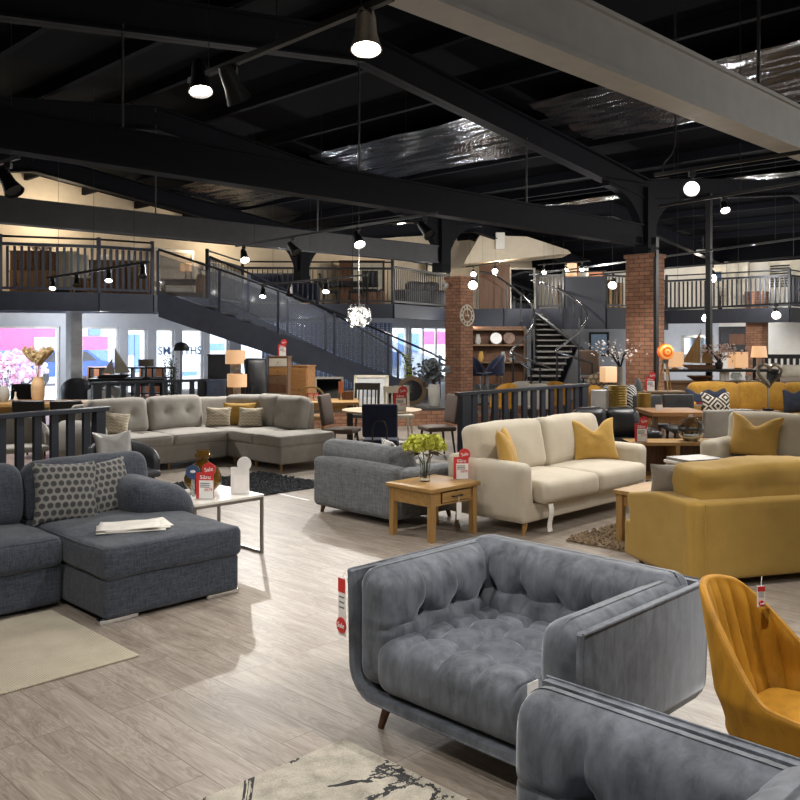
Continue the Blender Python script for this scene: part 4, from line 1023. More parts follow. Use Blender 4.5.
MB().tube([(0, 0, 0), (0, 0, -.055)], .002, 5).build('string', m_card, t); MB().box((0, 0, -.13), (.05, .003, .15)).build('card', m_card, t)
q = P(425, 481, .47); vz = .47
t = thing('flower_vase', 'clear faceted glass vase on the oak side table', 'vase', (q.x, q.y, vz))
gv = NT('cut glass'); gv.b.inputs['Base Color'].default_value = lin((235, 240, 238)); gv.set(Roughness=.03, Transmission_Weight=1.0, IOR=1.18); gv.bump(gv.noise(gv.co(), 40, 2), .25, .003)
MB().lathe([(0, 0), (.045, 0), (.047, .02), (.044, .11), (.052, .185), (.057, .215), (.053, .215), (.048, .18), (.040, .11), (.041, .03), (0, .022)], (0, 0, 0), 12).build('vase_body', gv.m, t, ang=15)
fl_o = thing('flower_bouquet', 'bunch of lime yellow hydrangeas in the glass vase', 'flowers', (q.x, q.y, vz + .03)); rr = random.Random(11)
sb = MB()
for i in range(7):
    a = i * .9; sb.tube([(.012 * math.cos(a), .012 * math.sin(a), 0), (.025 * math.cos(a), .025 * math.sin(a), .13), (.09 * math.cos(a), .06 * math.sin(a), .24)], .004, 5)
sb.build('stem', paint('green brown stems', (92, 84, 44), .7), fl_o)
m_lime = paint('lime yellow petals', (196, 198, 78), .7, vary=.14); 
for i in range(12):
    hx, hy, hz = (-.145 + .048 * i, (-.03, .04, -.05, .03, -.02, .05, -.01)[i], .285 + .012 * math.sin(i * 2.1)) if i < 7 else (-.10 + .05 * (i - 7), (.02, -.04, .03, -.03, .02)[i - 7], .335)
    fb = MB()
    for k in range(95):
        z = 1 - 1.6 * rr.random(); a = rr.random() * 6.283; r = math.sqrt(max(0, 1 - z * z)); n = Vector((r * math.cos(a), r * math.sin(a), z))
        cc = Vector((hx, hy, hz)) + n * rr.uniform(.036, .058); n = (n + Vector((rr.gauss(0, .45), rr.gauss(0, .45), rr.gauss(0, .45)))).normalized(); u = n.orthogonal().normalized(); v = n.cross(u); s = .013 + .006 * rr.random()
        rt = rr.random() * 3; u, v = u * math.cos(rt) + v * math.sin(rt), v * math.cos(rt) - u * math.sin(rt)
        for e in (u, -u, v, -v):
            f = n.cross(e); fb.quad(cc, cc + e * s * .6 + f * s * .5 + n * .004, cc + e * s * 1.2 + n * .002, cc + e * s * .6 - f * s * .5 + n * .004)
    fb.build('flower_head', m_lime, fl_o, ang=80)['kind'] = 'stuff'
lb = MB()
for i in range(8):
    a = i * .8; d = Vector((math.cos(a), math.sin(a), 0)); s = Vector((-d.y, d.x, 0)); b = d * .05 + Vector((0, 0, .225))
    lb.quad(b, b + d * .06 + s * .03 + Vector((0, 0, .01)), b + d * .12 - Vector((0, 0, .02)), b + d * .06 - s * .03 + Vector((0, 0, .01)))
lb.build('leaf', paint('dark olive leaf', (62, 58, 34), .7), fl_o)['kind'] = 'stuff'
q = P(461, 479, .47); sale_sign('red sale sign standing on the oak side table', (q.x, q.y, .47), rad(4), .92)

# ---- cream sofa
cr = (Vector((1.888, 8.458, 0)), rad(45))
t = make_sofa('sofa', 'cream two seater sofa behind the oak side table', cr[0], cr[1], 2.2, .95, m_cream, (.27, .47), (.21, .64), (.62, .93), (.11, m_oakv), 2, .03, seat_over=.05, frame_h=.66, bt=.24, backw=2.08)
q = P(490, 477, .48)
pillow('ochre cushion tucked behind the left arm of the cream sofa', lw(cr, -.76, .40, .48), rad(76), rad(16), .48, .46, .16, m_ochre_p, .10, 0, 12)
pillow('ochre cushion with sunk top at the right end of the cream sofa', lw(cr, .62, .36, .48), rad(8), rad(18), .50, .46, .18, m_ochre_p, .13, rad(-2), 13)
q = P(538, 511, .30); t = thing('care_label', 'long white paper strip hanging from the cream sofa front', 'label', (cr[0] + WV * .055 + (-DV) * .80 + Vector((0, 0, .27))), rad(45))
mb = MB()
for i in range(6):
    z0, z1 = -.25 * i / 6, -.25 * (i + 1) / 6; y0, y1 = -.012 * math.sin(i), -.012 * math.sin(i + 1)
    mb.quad((-.035, y0, z0), (.035, y0, z0), (.035, y1, z1), (-.035, y1, z1)); mb.quad((-.035, y1 + .003, z1), (.035, y1 + .003, z1), (.035, y0 + .003, z0), (-.035, y0 + .003, z0))
mb.build('strip', m_card, t)

# ---- golden ochre sofa seen from behind (right)
gs = (Vector((2.67, 7.19, 0)), rad(196.3))
t = thing('sofa', 'ochre yellow sofa seen from behind at the right edge', 'sofa', gs[0], gs[1]); W, Dp = 2.0, .92
cush((W - .10, Dp - .08, .28), .03, m_ochre, 'base', t, (0, Dp / 2, .20), wr=.002)
def backp(c, n): return c
cush((W - .16, .17, .555), .03, m_ochre, 'back_frame', t, (0, Dp - .085, .335), bulge=(0, .0, 0), wr=.002)
for s in (-1, 1):
    def fa(c, n, s=s):
        f = c.z / .56 + .5; c.x += s * .035 * max(0, f) ** 2.2
        c.z -= .06 * max(0, -c.y / .4) * max(0, f); return c
    cush((.19, Dp - .12, .57), .035, m_ochre, 'arm', t, (s * (W / 2 - .15), Dp / 2 + .055, .335), bulge=(.01, 0, .0), wr=.002, fnx=fa)
for i in (-1, 1): cush((.80, .78, .17), .06, m_ochre, 'seat_cushion', t, (i * .405, .41, .42), bulge=(.03, .01, 0), wr=.006, pipe=.06)
def slump(c, n): c.z += .012 * math.sin(c.x * 5 + 1); c.y -= .02 * (c.z > 0); return c
cush((1.66, .30, .36), .055, m_ochre, 'back_cushion', t, (0, .66, .66), (rad(-6), 0, 0), (.012, .03, .02), wr=.016, fnx=slump, res=.04)
for sx in (-1, 1):
    for y in (.1, Dp - .1): MB().tube([(sx * .8, y, .08), (sx * .83, y, 0)], [.026, .018], 8).build('leg', m_walnut, t)
MB().tube([(-W / 2 + .10, Dp + .003, .07), (-W / 2 + .10, Dp + .003, .60)], .004, 5).build('piping', m_ochre, t)
MB().tube([(W / 2 - .17, Dp + .003, .07), (W / 2 - .17, Dp + .003, .60)], .004, 5).build('piping', m_ochre, t)
pillow('grey bordered cream cushion propped in the ochre sofa', lw(gs, .70, .36, .50), rad(170), rad(26), .40, .36, .14, fabric('greige linen', (150, 142, 130), (128, 120, 108), 400), 0, 0, 14)

# ---- oak coffee table
c0 = Vector((1.83, 7.49, 0)); ct = (c0, rad(45)); t = thing('coffee_table', 'honey oak coffee table between the cream and ochre sofas', 'table', c0, rad(45))
MB().box((.6, -.215, .445), (1.2, .43, .036), 0, .005).build('table_top', m_oak, t)
for x in (.05, 1.15):
    for y in (-.05, -.38): MB().box((x, y, .2135), (.06, .06, .427), 0, .003).build('leg', m_oakv, t)
for y in (-.06, -.37): MB().box((.6, y, .375), (1.05, .02, .10)).build('apron', m_oak, t)
for x in (.06, 1.14): MB().box((x, -.215, .375), (.02, .27, .10)).build('apron', m_oak, t)
q = lw(ct, .98, -.23, .463); t = thing('magazine_pile', 'untidy pile of magazines on the oak coffee table', 'magazines', q, rad(20))
z = 0; rr = random.Random(4)
for i in range(9):
    h = .019 + .004 * (i % 3); MB().box((rr.uniform(-.03, .03), rr.uniform(-.02, .02), z + h / 2), (.40, .30, h - .001), rad(rr.uniform(-14, 14)), .002).build('magazine', [m_paper, m_card, paint('grey magazine cover', (140, 136, 130), .4)][i % 3], t); z += h
# ================================================================ BACKGROUND FURNITURE
def fpt(u, y, z=0.0): return Vector(((u - 400) * y / F, y, z))
def zv(v, y): return H - (v - HV) * y / F
def ux(u, y): return (u - 400) * y / F
def chair(label, loc, rz, mat, legmat=None, top=.9, sw=.46, style='pad', group=None, name='dining_chair', seat_h=.46, back_w=None):
    t = thing(name, label, 'chair', loc, rz, group); lm = legmat or m_black; bw = back_w or sw
    cush((sw, .46, .07), .03, mat, 'seat', t, (0, 0, seat_h - .035), bulge=(.012, 0, 0), wr=.003, res=.08)
    bh = top - seat_h - .03
    if style == 'pad':
        cush((bw, .06, bh), .03, mat, 'backrest', t, (0, .25, seat_h + .03 + bh / 2), (rad(-9), 0, 0), (0, .01, 0), wr=.003, res=.08)
    elif style == 'slat':
        b = MB()
        for x in (-bw / 2 + .02, bw / 2 - .02): b.bar((x, .22, seat_h), (x, .29, top), .04, .035)
        b.bar((-bw / 2, .285, top - .06), (bw / 2, .285, top - .06), .03, .12)
        for i in range(5): x = -bw / 2 + bw * (i + 1) / 6; b.bar((x, .23, seat_h), (x, .285, top - .1), .022, .014)
        b.build('backrest', mat, t)
    elif style == 'cross':
        b = MB(); tp = [(-bw / 2, .22, seat_h)] + [(-bw / 2 * math.cos(a) * 1.0, .22 + .06 * math.sin(a), seat_h + (top - seat_h) * (.55 + .45 * math.sin(a))) for a in [PI * i / 10 for i in range(11)]] + [(bw / 2, .22, seat_h)]
        b.tube(tp, .018, 6); b.tube([(-bw / 2, .22, seat_h + .02), (bw * .35, .27, top - .06)], .012, 6); b.tube([(bw / 2, .22, seat_h + .02), (-bw * .35, .27, top - .06)], .012, 6); b.build('backrest', mat, t)
    elif style == 'tub':
        b = MB(); bm = b.bm; g = []; n = 20
        for i in range(n + 1):
            a = rad(-110 + 220 * i / n); tz = top - (top - seat_h - .12) * (abs(a) / rad(110)) ** 2.2; row = []
            for off, zz in ((.03, seat_h - .06), (.03, (seat_h + tz) / 2), (.03, tz - .02), (.0, tz), (-.03, tz - .02), (-.03, (seat_h + tz) / 2), (-.03, seat_h - .06)):
                r = sw / 2 + .02 + off; row.append(bm.verts.new((r * math.sin(a), r * math.cos(a) * 1.0, zz)))
            g.append(row)
        for i in range(n):
            for j in range(6): bm.faces.new((g[i][j], g[i + 1][j], g[i + 1][j + 1], g[i][j + 1]))
        bm.faces.new(g[0]); bm.faces.new(list(reversed(g[-1]))); b.build('backrest', mat, t, ang=60)
    for sx in (-1, 1):
        for sy in (-1, 1): MB().tube([(sx * sw * .38, sy * .17, seat_h - .06), (sx * sw * .46, sy * .21, 0)], [.02, .013], 8).build('leg', lm, t)
    return t
def table(label, loc, rz, L, Wd, h, mat, legmat, th=.04, name='dining_table', inset=.06, legw=.06, cat='table', apron=True, group=None):
    t = thing(name, label, cat, loc, rz, group)
    MB().box((0, 0, h - th / 2), (L, Wd, th), 0, .006).build('table_top', mat, t)
    for x in (-1, 1):
        for y in (-1, 1): MB().box((x * (L / 2 - inset), y * (Wd / 2 - inset), (h - th) / 2), (legw, legw, h - th)).build('leg', legmat, t)
    if apron:
        for y in (-1, 1): MB().box((0, y * (Wd / 2 - inset), h - th - .045), (L - 2 * inset - legw, .02, .09)).build('apron', mat, t)
    return t
def table_lamp(label, loc, h, r, shade_mat=None, base_mat=None, hs=None, rt=None, group=None, square=False, stem=.02, kind='table_lamp', lit=0):
    t = thing(kind, label, 'lamp', loc, rad(10), group); hs = hs or r * 1.3; rt = rt or r; sm = shade_mat or m_shade; bm_ = base_mat or m_brass
    MB().lathe([(0, 0), (r * .55, 0), (r * .55, .02), (stem * 1.6, .035), (stem, .06), (stem, h - hs * .6), (0, h - hs * .6)], (0, 0, 0), 16).build('base', bm_, t)
    if square: MB().soft((2 * r, 2 * r, hs), .01, .2, None, Matrix.Translation((0, 0, h - hs / 2))).build('lamp_shade', sm, t)
    else: MB().lathe([(r, h - hs), (rt, h), (rt - .008, h - .002), (r - .008, h - hs + .002), (r, h - hs)], (0, 0, 0), 24, None, False).build('lamp_shade', sm, t)
    return t
def vase(label, loc, prof, mat, name='vase', n=20, cat='vase', group=None, scale=1):
    o = MB().lathe([(r * scale, z * scale) for r, z in prof], (0, 0, 0), n).build(name, mat, None, loc, 0, 50); return tag(o, label, cat, group)
def cabinet(label, loc, rz, w, d, h, mat, cols, rows, drawer_mats=None, name='cabinet', legs=.08, knob=m_black, cat='cabinet', part='drawer', top=None):
    t = thing(name, label, cat, loc, rz)
    MB().box((0, d / 2, (h + legs) / 2), (w, d, h - legs), 0, .004).build('carcass', mat, t)
    MB().box((0, d / 2 - .005, h + .01), (w + .03, d + .03, .022)).build('cabinet_top', top or mat, t)
    if legs:
        for x in (-1, 1):
            for y in (.05, d - .05): MB().box((x * (w / 2 - .05), y, legs / 2), (.04, .04, legs)).build('leg', mat, t)
    cw, rh = (w - .03) / cols, (h - legs - .03) / rows; k = 0
    for r in range(rows):
        for c in range(cols):
            x = -w / 2 + .015 + cw * (c + .5); z = h - .015 - rh * (r + .5)
            dm = drawer_mats[k % len(drawer_mats)] if drawer_mats else mat; k += 1
            o = MB().box((x, -.008, z), (cw - .012, .02, rh - .012), 0, .003).build(part, dm, t)
            MB().ball((x if part == 'drawer' else x + cw * .38 * (1 if c % 2 == 0 else -1), -.028, z), .013, 8, 6).build('knob', knob, o)
    return t
def framed(label, loc, rz, w, h, fw, fmat, inner, name='framed_picture', lean=0, cat='picture', th=.04, mount=None):
    t = thing(name, label, cat, loc, rz); t.rotation_euler = (-lean, 0, rz)
    f = MB()
    for x in (-1, 1): f.box((x * (w - fw) / 2, 0, h / 2), (fw, th, h), 0, .006)
    for z in (fw / 2, h - fw / 2): f.box((0, 0, z), (w, th, fw), 0, .006)
    f.build('frame', fmat, t)
    MB().box((0, th * .2, h / 2), (w - fw, .01, h - fw)).build('mirror_glass' if name == 'mirror' else 'picture', inner, t)
    if mount: MB().box((0, th * .1, h / 2), (w * .42, .008, h * .42)).build('print', mount, t)
    return t
mm = NT('mirror glass'); mm.b.inputs['Base Color'].default_value = lin((205, 210, 212)); mm.set(Metallic=1.0, Roughness=.04); mm.bump(mm.noise(mm.co(), 2, 1), .02, .001); m_mirror = mm.m
m_silver = paint('tarnished silver frame', (176, 170, 160), .35, .7)
m_bronze = paint('dull bronze', (96, 78, 60), .4, .7)
m_creamp = paint('cream painted wood', (214, 206, 188), .6)
m_greyplant = paint('grey green foliage', (96, 104, 96), .8)
m_branch = paint('dark twig', (58, 48, 42), .8)
m_blossom = paint('off white blossom', (226, 214, 206), .8)
m_stone = paint('rough stone', (168, 164, 156), .85, bumpy=.4)
m_navyfab = fabric('navy fabric', (38, 44, 66), (26, 30, 48), 400)
m_bluecab = paint('blue grey cabinet paint', (120, 142, 178), .55)
m_gold = paint('ribbed gold', (176, 146, 78), .38, .75)
def fence(label, p, q, h=1.0, step=.20, pend=.16, slat=.085, post_in=True):
    p, q = Vector((p[0], p[1], 0)), Vector((q[0], q[1], 0)); L = (q - p).length; ang = math.atan2(q.y - p.y, q.x - p.x)
    t = thing('balustrade', label, 'railing', p, ang, 'blue black timber balustrades')
    MB().box((L / 2, 0, h - .03), (L + .1, .12, .05), 0, .006).build('top_rail', m_navy, t)
    MB().box((L / 2, 0, .12), (L, .06, .07)).build('bottom_rail', m_navy, t)
    for x in (pend / 2, L - pend / 2): MB().box((x, 0, (h - .05) / 2), (pend, .10, h - .05)).build('post', m_navy, t)
    n = int((L - 2 * pend) / step); proto = None
    for i in range(n):
        x = pend + (L - 2 * pend) * (i + .5) / n
        if proto is None: proto = MB().box((0, 0, (h + .09) / 2), (slat, .045, h - .2)).build('baluster', m_navy, t, (x, 0, 0))
        else: o = proto.copy(); COL.objects.link(o); o.location = (x, 0, 0)
    return t
a, b = P(-60, 418, 1.0), P(103, 406, 1.0); fence('dark timber balustrade behind the slate blue sofa, far left', a, b, 1.0, .2, .12)
a, b = P(92, 382, 1.0), P(206, 378.5, 1.0); fence('dark timber balustrade behind the light grey corner sofa', a, b, 1.0, .24, .16, .09)
a, b = P(460, 392, 1.0), P(586, 383, 1.0); fence('dark timber balustrade behind the cream two seater sofa', a, b, 1.0, .26, .2, .12)

# ---------------- left: dining area behind the balustrade
table('long wooden dining table with the pampas vase, far left', fpt(8, 14.0), rad(-2), 2.6, .95, .76, m_oak, m_oakv, .06)
for u, lb in ((36, 'black leather dining chair in front of the pampas vase table, left one'), (73, 'black leather dining chair in front of the pampas vase table, right one')):
    chair(lb, fpt(u, 13.0), rad(180), m_leather, m_black, .87, .48, group='black leather dining chairs')
for u, lb in ((18, 'black padded chair behind the pampas vase table, near the window'),): chair(lb, fpt(u, 16.6), rad(0), m_leather, m_black, .90, .5, group='black leather dining chairs')
q = fpt(38, 13.95, .76)
vase('tall beige pottery vase on the long wooden table', q, [(0, 0), (.075, 0), (.10, .08), (.105, .24), (.095, .32), (.07, .36), (.075, .40), (.065, .40), (.06, .35), (0, .34)], paint('beige pottery', (206, 170, 128), .7, vary=.08))
t = thing('pampas_grass', 'three feathery cream pampas plumes in the beige vase', 'dried grass', q + Vector((0, 0, .36))); rr = random.Random(8)
pm = paint('pampas cream', (214, 190, 146), .9)
for dx, hh, dy in ((-.21, .47, 0), (.03, .40, .05), (.21, .48, 0)):
    pl = MB(); arc = lambda f: Vector((dx * (f ** 1.4), dy * f, hh * math.sin(min(1, f) * 1.9)))
    for k in range(620):
        f = .38 + .62 * rr.random(); c = arc(f); w = .03 + .055 * math.sin(PI * min(1, max(0, (f - .3) / .72)))
        d = Vector((rr.gauss(0, 1) + dx * 2, rr.gauss(0, 1), -.5 + rr.gauss(0, .5))).normalized(); s = Vector((d.z, rr.gauss(0, .3), -d.x)).normalized() * .008; e = c + d * w * 1.3
        pl.quad(c - s * .6, c + s * .6, e + s, e - s)
    pl.tube([arc(f) for f in (0, .25, .5, .75, 1)], .007, 5); pl.build('plume', pm, t, ang=180)['kind'] = 'stuff'
vase('small cream bottle vase on the long wooden table', fpt(15.5, 13.75, .76), [(0, 0), (.03, 0), (.035, .05), (.012, .11), (.014, .17), (0, .17)], m_creamp)
vase('dark bulbous pot at the left edge of the long wooden table', fpt(3, 13.9, .76), [(0, 0), (.06, 0), (.10, .09), (.09, .2), (.06, .25), (.05, .25), (0, .2)], m_stone)
for u, yy, lb in ((104, 16.8, 'white bucket chair with wooden legs seen through the balustrade, left one'), (119, 17.9, 'white bucket chair with wooden legs seen through the balustrade, right one')): chair(lb, fpt(u, yy), rad(150), m_white, m_oakv, .82, .5, 'tub', 'white bucket chairs')
chair('dark grey tub chair beside the pale square post', fpt(77, 17.9), rad(200), paint('charcoal vinyl', (64, 68, 76), .5), m_black, .98, .55, 'tub')
# open lattice shelf
q = fpt(133, 18.6); t = thing('open_shelf', 'black open lattice shelf unit in front of the windows', 'shelf', q, rad(4))
w_, h_ = 1.75, 1.17; MB().box((0, 0, h_ - .015), (w_, .3, .03)).build('shelf_top', m_black, t)
for i in range(9): MB().box((-w_ / 2 + w_ * i / 8, 0, h_ / 2), (.025, .3, h_)).build('upright', m_black, t)
for i in range(6): MB().box((0, 0, .1 + .17 * i), (w_, .28, .022)).build('shelf_board', m_black, t)
table('black console table carrying the model yacht', fpt(128, 17.55), rad(4), 1.5, .36, .98, m_black, m_black, .04, 'console_table')
def boat(label, loc, rz, s, sail, hull, h1=.62):
    t = thing('model_yacht', label, 'model boat', loc, rz); hb = MB()
    hb.prism([(-.34 * s, 0), (-.28 * s, .07 * s), (.36 * s, .08 * s), (.2 * s, 0)], -.05 * s, .05 * s, Matrix.Rotation(PI / 2, 4, 'X')); hb.build('hull', hull, t)
    MB().tube([(0.0, 0, .07 * s), (0.0, 0, h1 * s + .06)], .006, 6).build('mast', hull, t)
    for nm, tri in (('main_sail', [(.015, .1 * s), (.33 * s, .12 * s), (.015, h1 * s)]), ('fore_sail', [(-.015, .1 * s), (-.24 * s, .1 * s), (-.03, h1 * .66 * s)])):
        MB().prism(tri, -.004, .004, Matrix.Rotation(PI / 2, 4, 'X')).build(nm, sail, t)
    return t
boat('model yacht with pale canvas sails by the shop windows, left', fpt(114, 17.5, .98), rad(0), 1.0, paint('canvas sail', (200, 192, 176), .8), m_black, .62)
table_lamp('dark drum table lamp right of the pale model yacht', fpt(146, 17.5, .98), .38, .15, paint('grey brown lamp shade', (112, 106, 94), .8), m_black, .14)
for u, y, lb in ((150, 20.3, 'tan leather armchair before the windows, right of the drum lamp'), (97, 20.6, 'tan leather armchair before the windows, near the pale post')): chair(lb, fpt(u, y), rad(10), paint('tan leather', (176, 116, 82), .5), m_oakv, 1.12, .55, 'pad', 'tan leather armchairs', 'armchair')
# dome floor lamp and artificial tree
q = fpt(181, 18.6); t = thing('floor_lamp', 'black dome floor lamp against the bright windows', 'lamp', q)
MB().lathe([(0, 0), (.16, 0), (.16, .025), (.015, .04), (.012, 1.55), (0, 1.55)], (0, 0, 0), 16).build('base', m_black, t)
MB().lathe([(.185, 1.52), (.17, 1.60), (.12, 1.67), (.05, 1.70), (.0, 1.71)], (0, 0, 0), 24, None, False).build('lamp_shade', m_black, t)
def leafy(label, loc, h, r, mat, n=160, name='artificial_plant', seed=1, stem=m_branch, ls=.05, cat='plant', pot=None):
    t = thing(name, label, cat, loc); rr = random.Random(seed); st = MB(); lf = MB(); tips = []
    for i in range(9):
        a = rr.random() * 6.28; e = Vector((math.cos(a) * r * rr.uniform(.2, .9), math.sin(a) * r * rr.uniform(.2, .9), h * rr.uniform(.6, 1)))
        mid = Vector((e.x * .3, e.y * .3, e.z * .55)); st.tube([(0, 0, 0), mid, e], [.012, .008, .003], 5); tips += [mid, e, (mid + e) / 2]
    st.build('stem', stem, t)
    for i in range(n):
        c = rr.choice(tips) + Vector((rr.gauss(0, r * .22), rr.gauss(0, r * .22), rr.gauss(0, h * .07))); d = Vector((rr.gauss(0, 1), rr.gauss(0, 1), rr.gauss(0, .7))).normalized(); s = d.orthogonal().normalized() * ls * .35
        lf.quad(c, c + d * ls * .5 + s, c + d * ls, c + d * ls * .5 - s)
    lf.build('leaf', mat, t, ang=180)['kind'] = 'stuff'
    if pot: MB().lathe([(0, 0), (r * .3, 0), (r * .36, h * .12), (r * .3, h * .13), (0, h * .12)], (0, 0, 0), 16).build('pot', pot, t)
    return t
leafy('grey artificial tree below the dome lamp', fpt(173, 17.2), 1.5, .2, m_greyplant, 260, 'artificial_tree', 3, pot=m_stone)
leafy('low grey plant at the far left window, behind the pampas table', fpt(2, 16.0, 0), 1.25, .35, m_blossom, 220, 'artificial_tree', 5, pot=m_black)
# blue cabinet, dark cabinet, drum lamps
cabinet('blue painted two drawer cabinet left of the drum lamps', fpt(216, 16.9), rad(10), .36, .36, .95, m_bluecab, 1, 3, None, 'drawer_cabinet', .05)
cabinet('tall charcoal cabinet behind the blue painted cabinet', fpt(221, 18.6), rad(10), .55, .4, 1.42, paint('charcoal cabinet', (62, 66, 74), .6), 1, 2, None, 'cabinet', .05, part='door')
cabinet('low dark sideboard carrying the two beige drum lamps', fpt(240, 16.3), rad(15), .75, .4, .62, m_rustic, 2, 1, None, 'sideboard', .1, part='door')
cabinet('taller dark stand behind the sideboard, under the upper drum lamp', fpt(236, 17.6), rad(4), .36, .35, 1.0, m_rustic, 1, 2, None, 'cabinet', .05)
table_lamp('beige drum lamp, the upper one beside the narrow chest', fpt(235.5, 17.78, 1.022), .52, .205, None, m_stone, .28, stem=.11)
table_lamp('beige drum lamp, the lower one in front of its twin', fpt(237, 16.5, .642), .46, .185, None, m_stone, .24, stem=.07)
cabinet('narrow tall chest of many different coloured drawers', fpt(278, 16.6), rad(-4), .38, .35, 1.42, m_rustic, 1, 8, [m_creamp, m_pine, m_rustic, m_walnut, m_greyoak, m_walnut, m_pine, m_bluecab], 'chest_of_drawers', .06)
sale_sign('red sale sign on top of the narrow coloured chest', fpt(282, 16.7, 1.443), 0, 1.05)
t = thing('lounge_chair', 'black wing lounge chair left of the coloured chest', 'chair', fpt(259, 17.2), rad(20))
cush((.5, .5, .12), .05, m_leather, 'seat', t, (0, 0, .40)); cush((.46, .16, .95), .07, m_leather, 'backrest', t, (0, .28, .92), (rad(-14), 0, 0), (0, .03, 0)); MB().lathe([(0, 0), (.24, 0), (.24, .02), (.03, .05), (.03, .36), (0, .36)], (0, 0, 0), 16).build('pedestal', m_black, t)
t = thing('sculpture', 'black wire figure sculpture beside the lower drum lamp', 'sculpture', fpt(250, 16.1, .0))
MB().box((0, 0, .32), (.24, .24, .64)).build('plinth', m_creamp, t)
sb = MB()
for i in range(7): a = i * .9; sb.tube([(.1 * math.cos(a), .06 * math.sin(a), .64), (.05 * math.cos(a + 1), .05 * math.sin(a), .78), (.02 + .03 * math.cos(a), .02, .92 + .05 * (i % 3))], .012, 5)
sb.build('figure', m_black, t)
cabinet('wooden cabinet with plain doors right of the coloured chest', fpt(299, 17.4), rad(-20), .38, .35, 1.22, m_pine, 2, 1, None, 'cabinet', .08, part='door')

# ---------------- middle: mirrors and pictures on the platform, dining sets before it
Z0 = ZP
framed('silver framed mirror leaning on the platform edge', fpt(329, 18.5, Z0), rad(5), .62, .62, .05, m_silver, m_mirror, 'mirror', rad(8), 'mirror')
framed('large cream picture frame leaning under the stair', fpt(371, 18.4, Z0), rad(-3), .74, .66, .06, m_creamp, paint('pale picture mount', (206, 208, 208), .5), 'framed_picture', rad(8), 'picture', mount=paint('faded print', (176, 180, 184), .5))
t = thing('mirror', 'round mirror in a broad bronze ring on the platform', 'mirror', fpt(412, 18.6, Z0 + .315), 0); t.rotation_euler = (rad(-6), 0, 0)
RX = Matrix.Rotation(PI / 2, 4, 'X')
MB().lathe([(.22, -.02), (.24, -.05), (.31, -.03), (.315, .03), (.22, .03), (.22, -.02)], (0, 0, 0), 40, RX, False).build('frame', m_bronze, t); MB().lathe([(0, .01), (.225, .01), (.225, .02), (0, .02)], (0, 0, 0), 32, RX).build('mirror_glass', paint('dark mirror glass', (16, 17, 20), .08), t)
vase('rough white stone vase right of the round bronze mirror', fpt(434, 18.5, Z0), [(0, 0), (.10, 0), (.125, .1), (.13, .35), (.115, .46), (.10, .46), (.10, .4), (0, .38)], m_stone)
leafy('spiky grey leaves rising from the rough stone vase', fpt(434, 18.5, Z0 + .40), .62, .30, paint('dusty grey leaf', (78, 84, 86), .8), 120, 'foliage', 7, ls=.16)
leafy('lime green bushy plant below the straight stair rail', fpt(410, 20.6, Z0 + .0), 1.05, .2, paint('lime leaf', (182, 196, 62), .8, vary=.12), 160, 'potted_plant', 9, ls=.06, pot=m_stone)
leafy('dark spreading plant behind the round bronze mirror', fpt(424, 21.0, Z0), .9, .35, paint('blue grey leaf', (82, 92, 104), .8), 140, 'potted_plant', 12, ls=.14, pot=m_black)
t = table('rectangular oak dining table with thick black legs', fpt(329, 14.0), rad(4), .95, .9, .78, m_oak, m_black, .05, inset=.14, legw=.09, apron=True)
t = thing('dining_table', 'round pale wood dining table with black splayed legs', 'table', P(382, 409.5, .75) * 1, 0); t.location.z = 0
MB().lathe([(0, .715), (.50, .715), (.575, .735), (.575, .75), (0, .75)], (0, 0, 0), 48).build('table_top', wood('pale ash', (206, 184, 150), (176, 152, 118), 1, 0), t)
for i in range(4):
    a = rad(45 + 90 * i); MB().bar((.12 * math.cos(a), .12 * math.sin(a), .715), (.40 * math.cos(a), .40 * math.sin(a), .01), .07, .03).build('leg', m_black, t)
nav = chair('navy dining chair with looped back frame before the round table', fpt(381, 11.45), rad(178), m_navyfab, m_black, .93, .46)
MB().tube([(-.09, .31, .42), (-.09, .325, .62), (-.06, .335, .70), (0, .337, .72), (.06, .335, .70), (.09, .325, .62), (.09, .31, .42)], .012, 6).build('back_frame', m_black, nav)
chair('brown leather dining chair at the left of the round table', fpt(342, 12.8), rad(75), m_brownleather, m_black, .95, .46, group='brown leather dining chairs')
chair('brown leather dining chair at the right of the round table', fpt(437, 13.1), rad(-70), m_brownleather, m_black, .93, .46, group='brown leather dining chairs')
chair('grey slat back chair behind the oak dining table', fpt(364, 15.3), rad(-10), paint('dark grey wood', (82, 78, 74), .6), None, .98, .46, 'slat')
chair('white slat back chair between oak and round tables', fpt(399, 15.2), rad(10), m_creamp, m_creamp, .93, .46, 'slat')
chair('oak cross back chair at the left of the oak table', fpt(312, 15.0), rad(10), m_oak, m_oakv, .93, .46, 'cross')
sale_sign('red sale sign on the round pale wood table', P(400, 411, .75), rad(3), 1.15)
sale_sign('small red sale sign on the oak dining table, left', fpt(310, 13.9, .78), rad(3), .55, topper=False); sale_sign('small red sale sign on the oak dining table, right', fpt(316, 13.85, .78), rad(3), .55, topper=False)
table_lamp('slim copper table lamp on the oak dining table', fpt(341, 14.1, .78), .30, .04, paint('copper shade', (196, 116, 76), .4, .5), m_creamp, .18, stem=.01)
t = thing('storage_box', 'dark wooden crate on the oak dining table', 'crate', fpt(346, 14.2, .78), rad(6)); MB().box((0, 0, .07), (.24, .2, .14), 0, .004).build('box', m_walnut, t); MB().box((0, 0, .142), (.2, .16, .006)).build('box_lid', m_black, t)
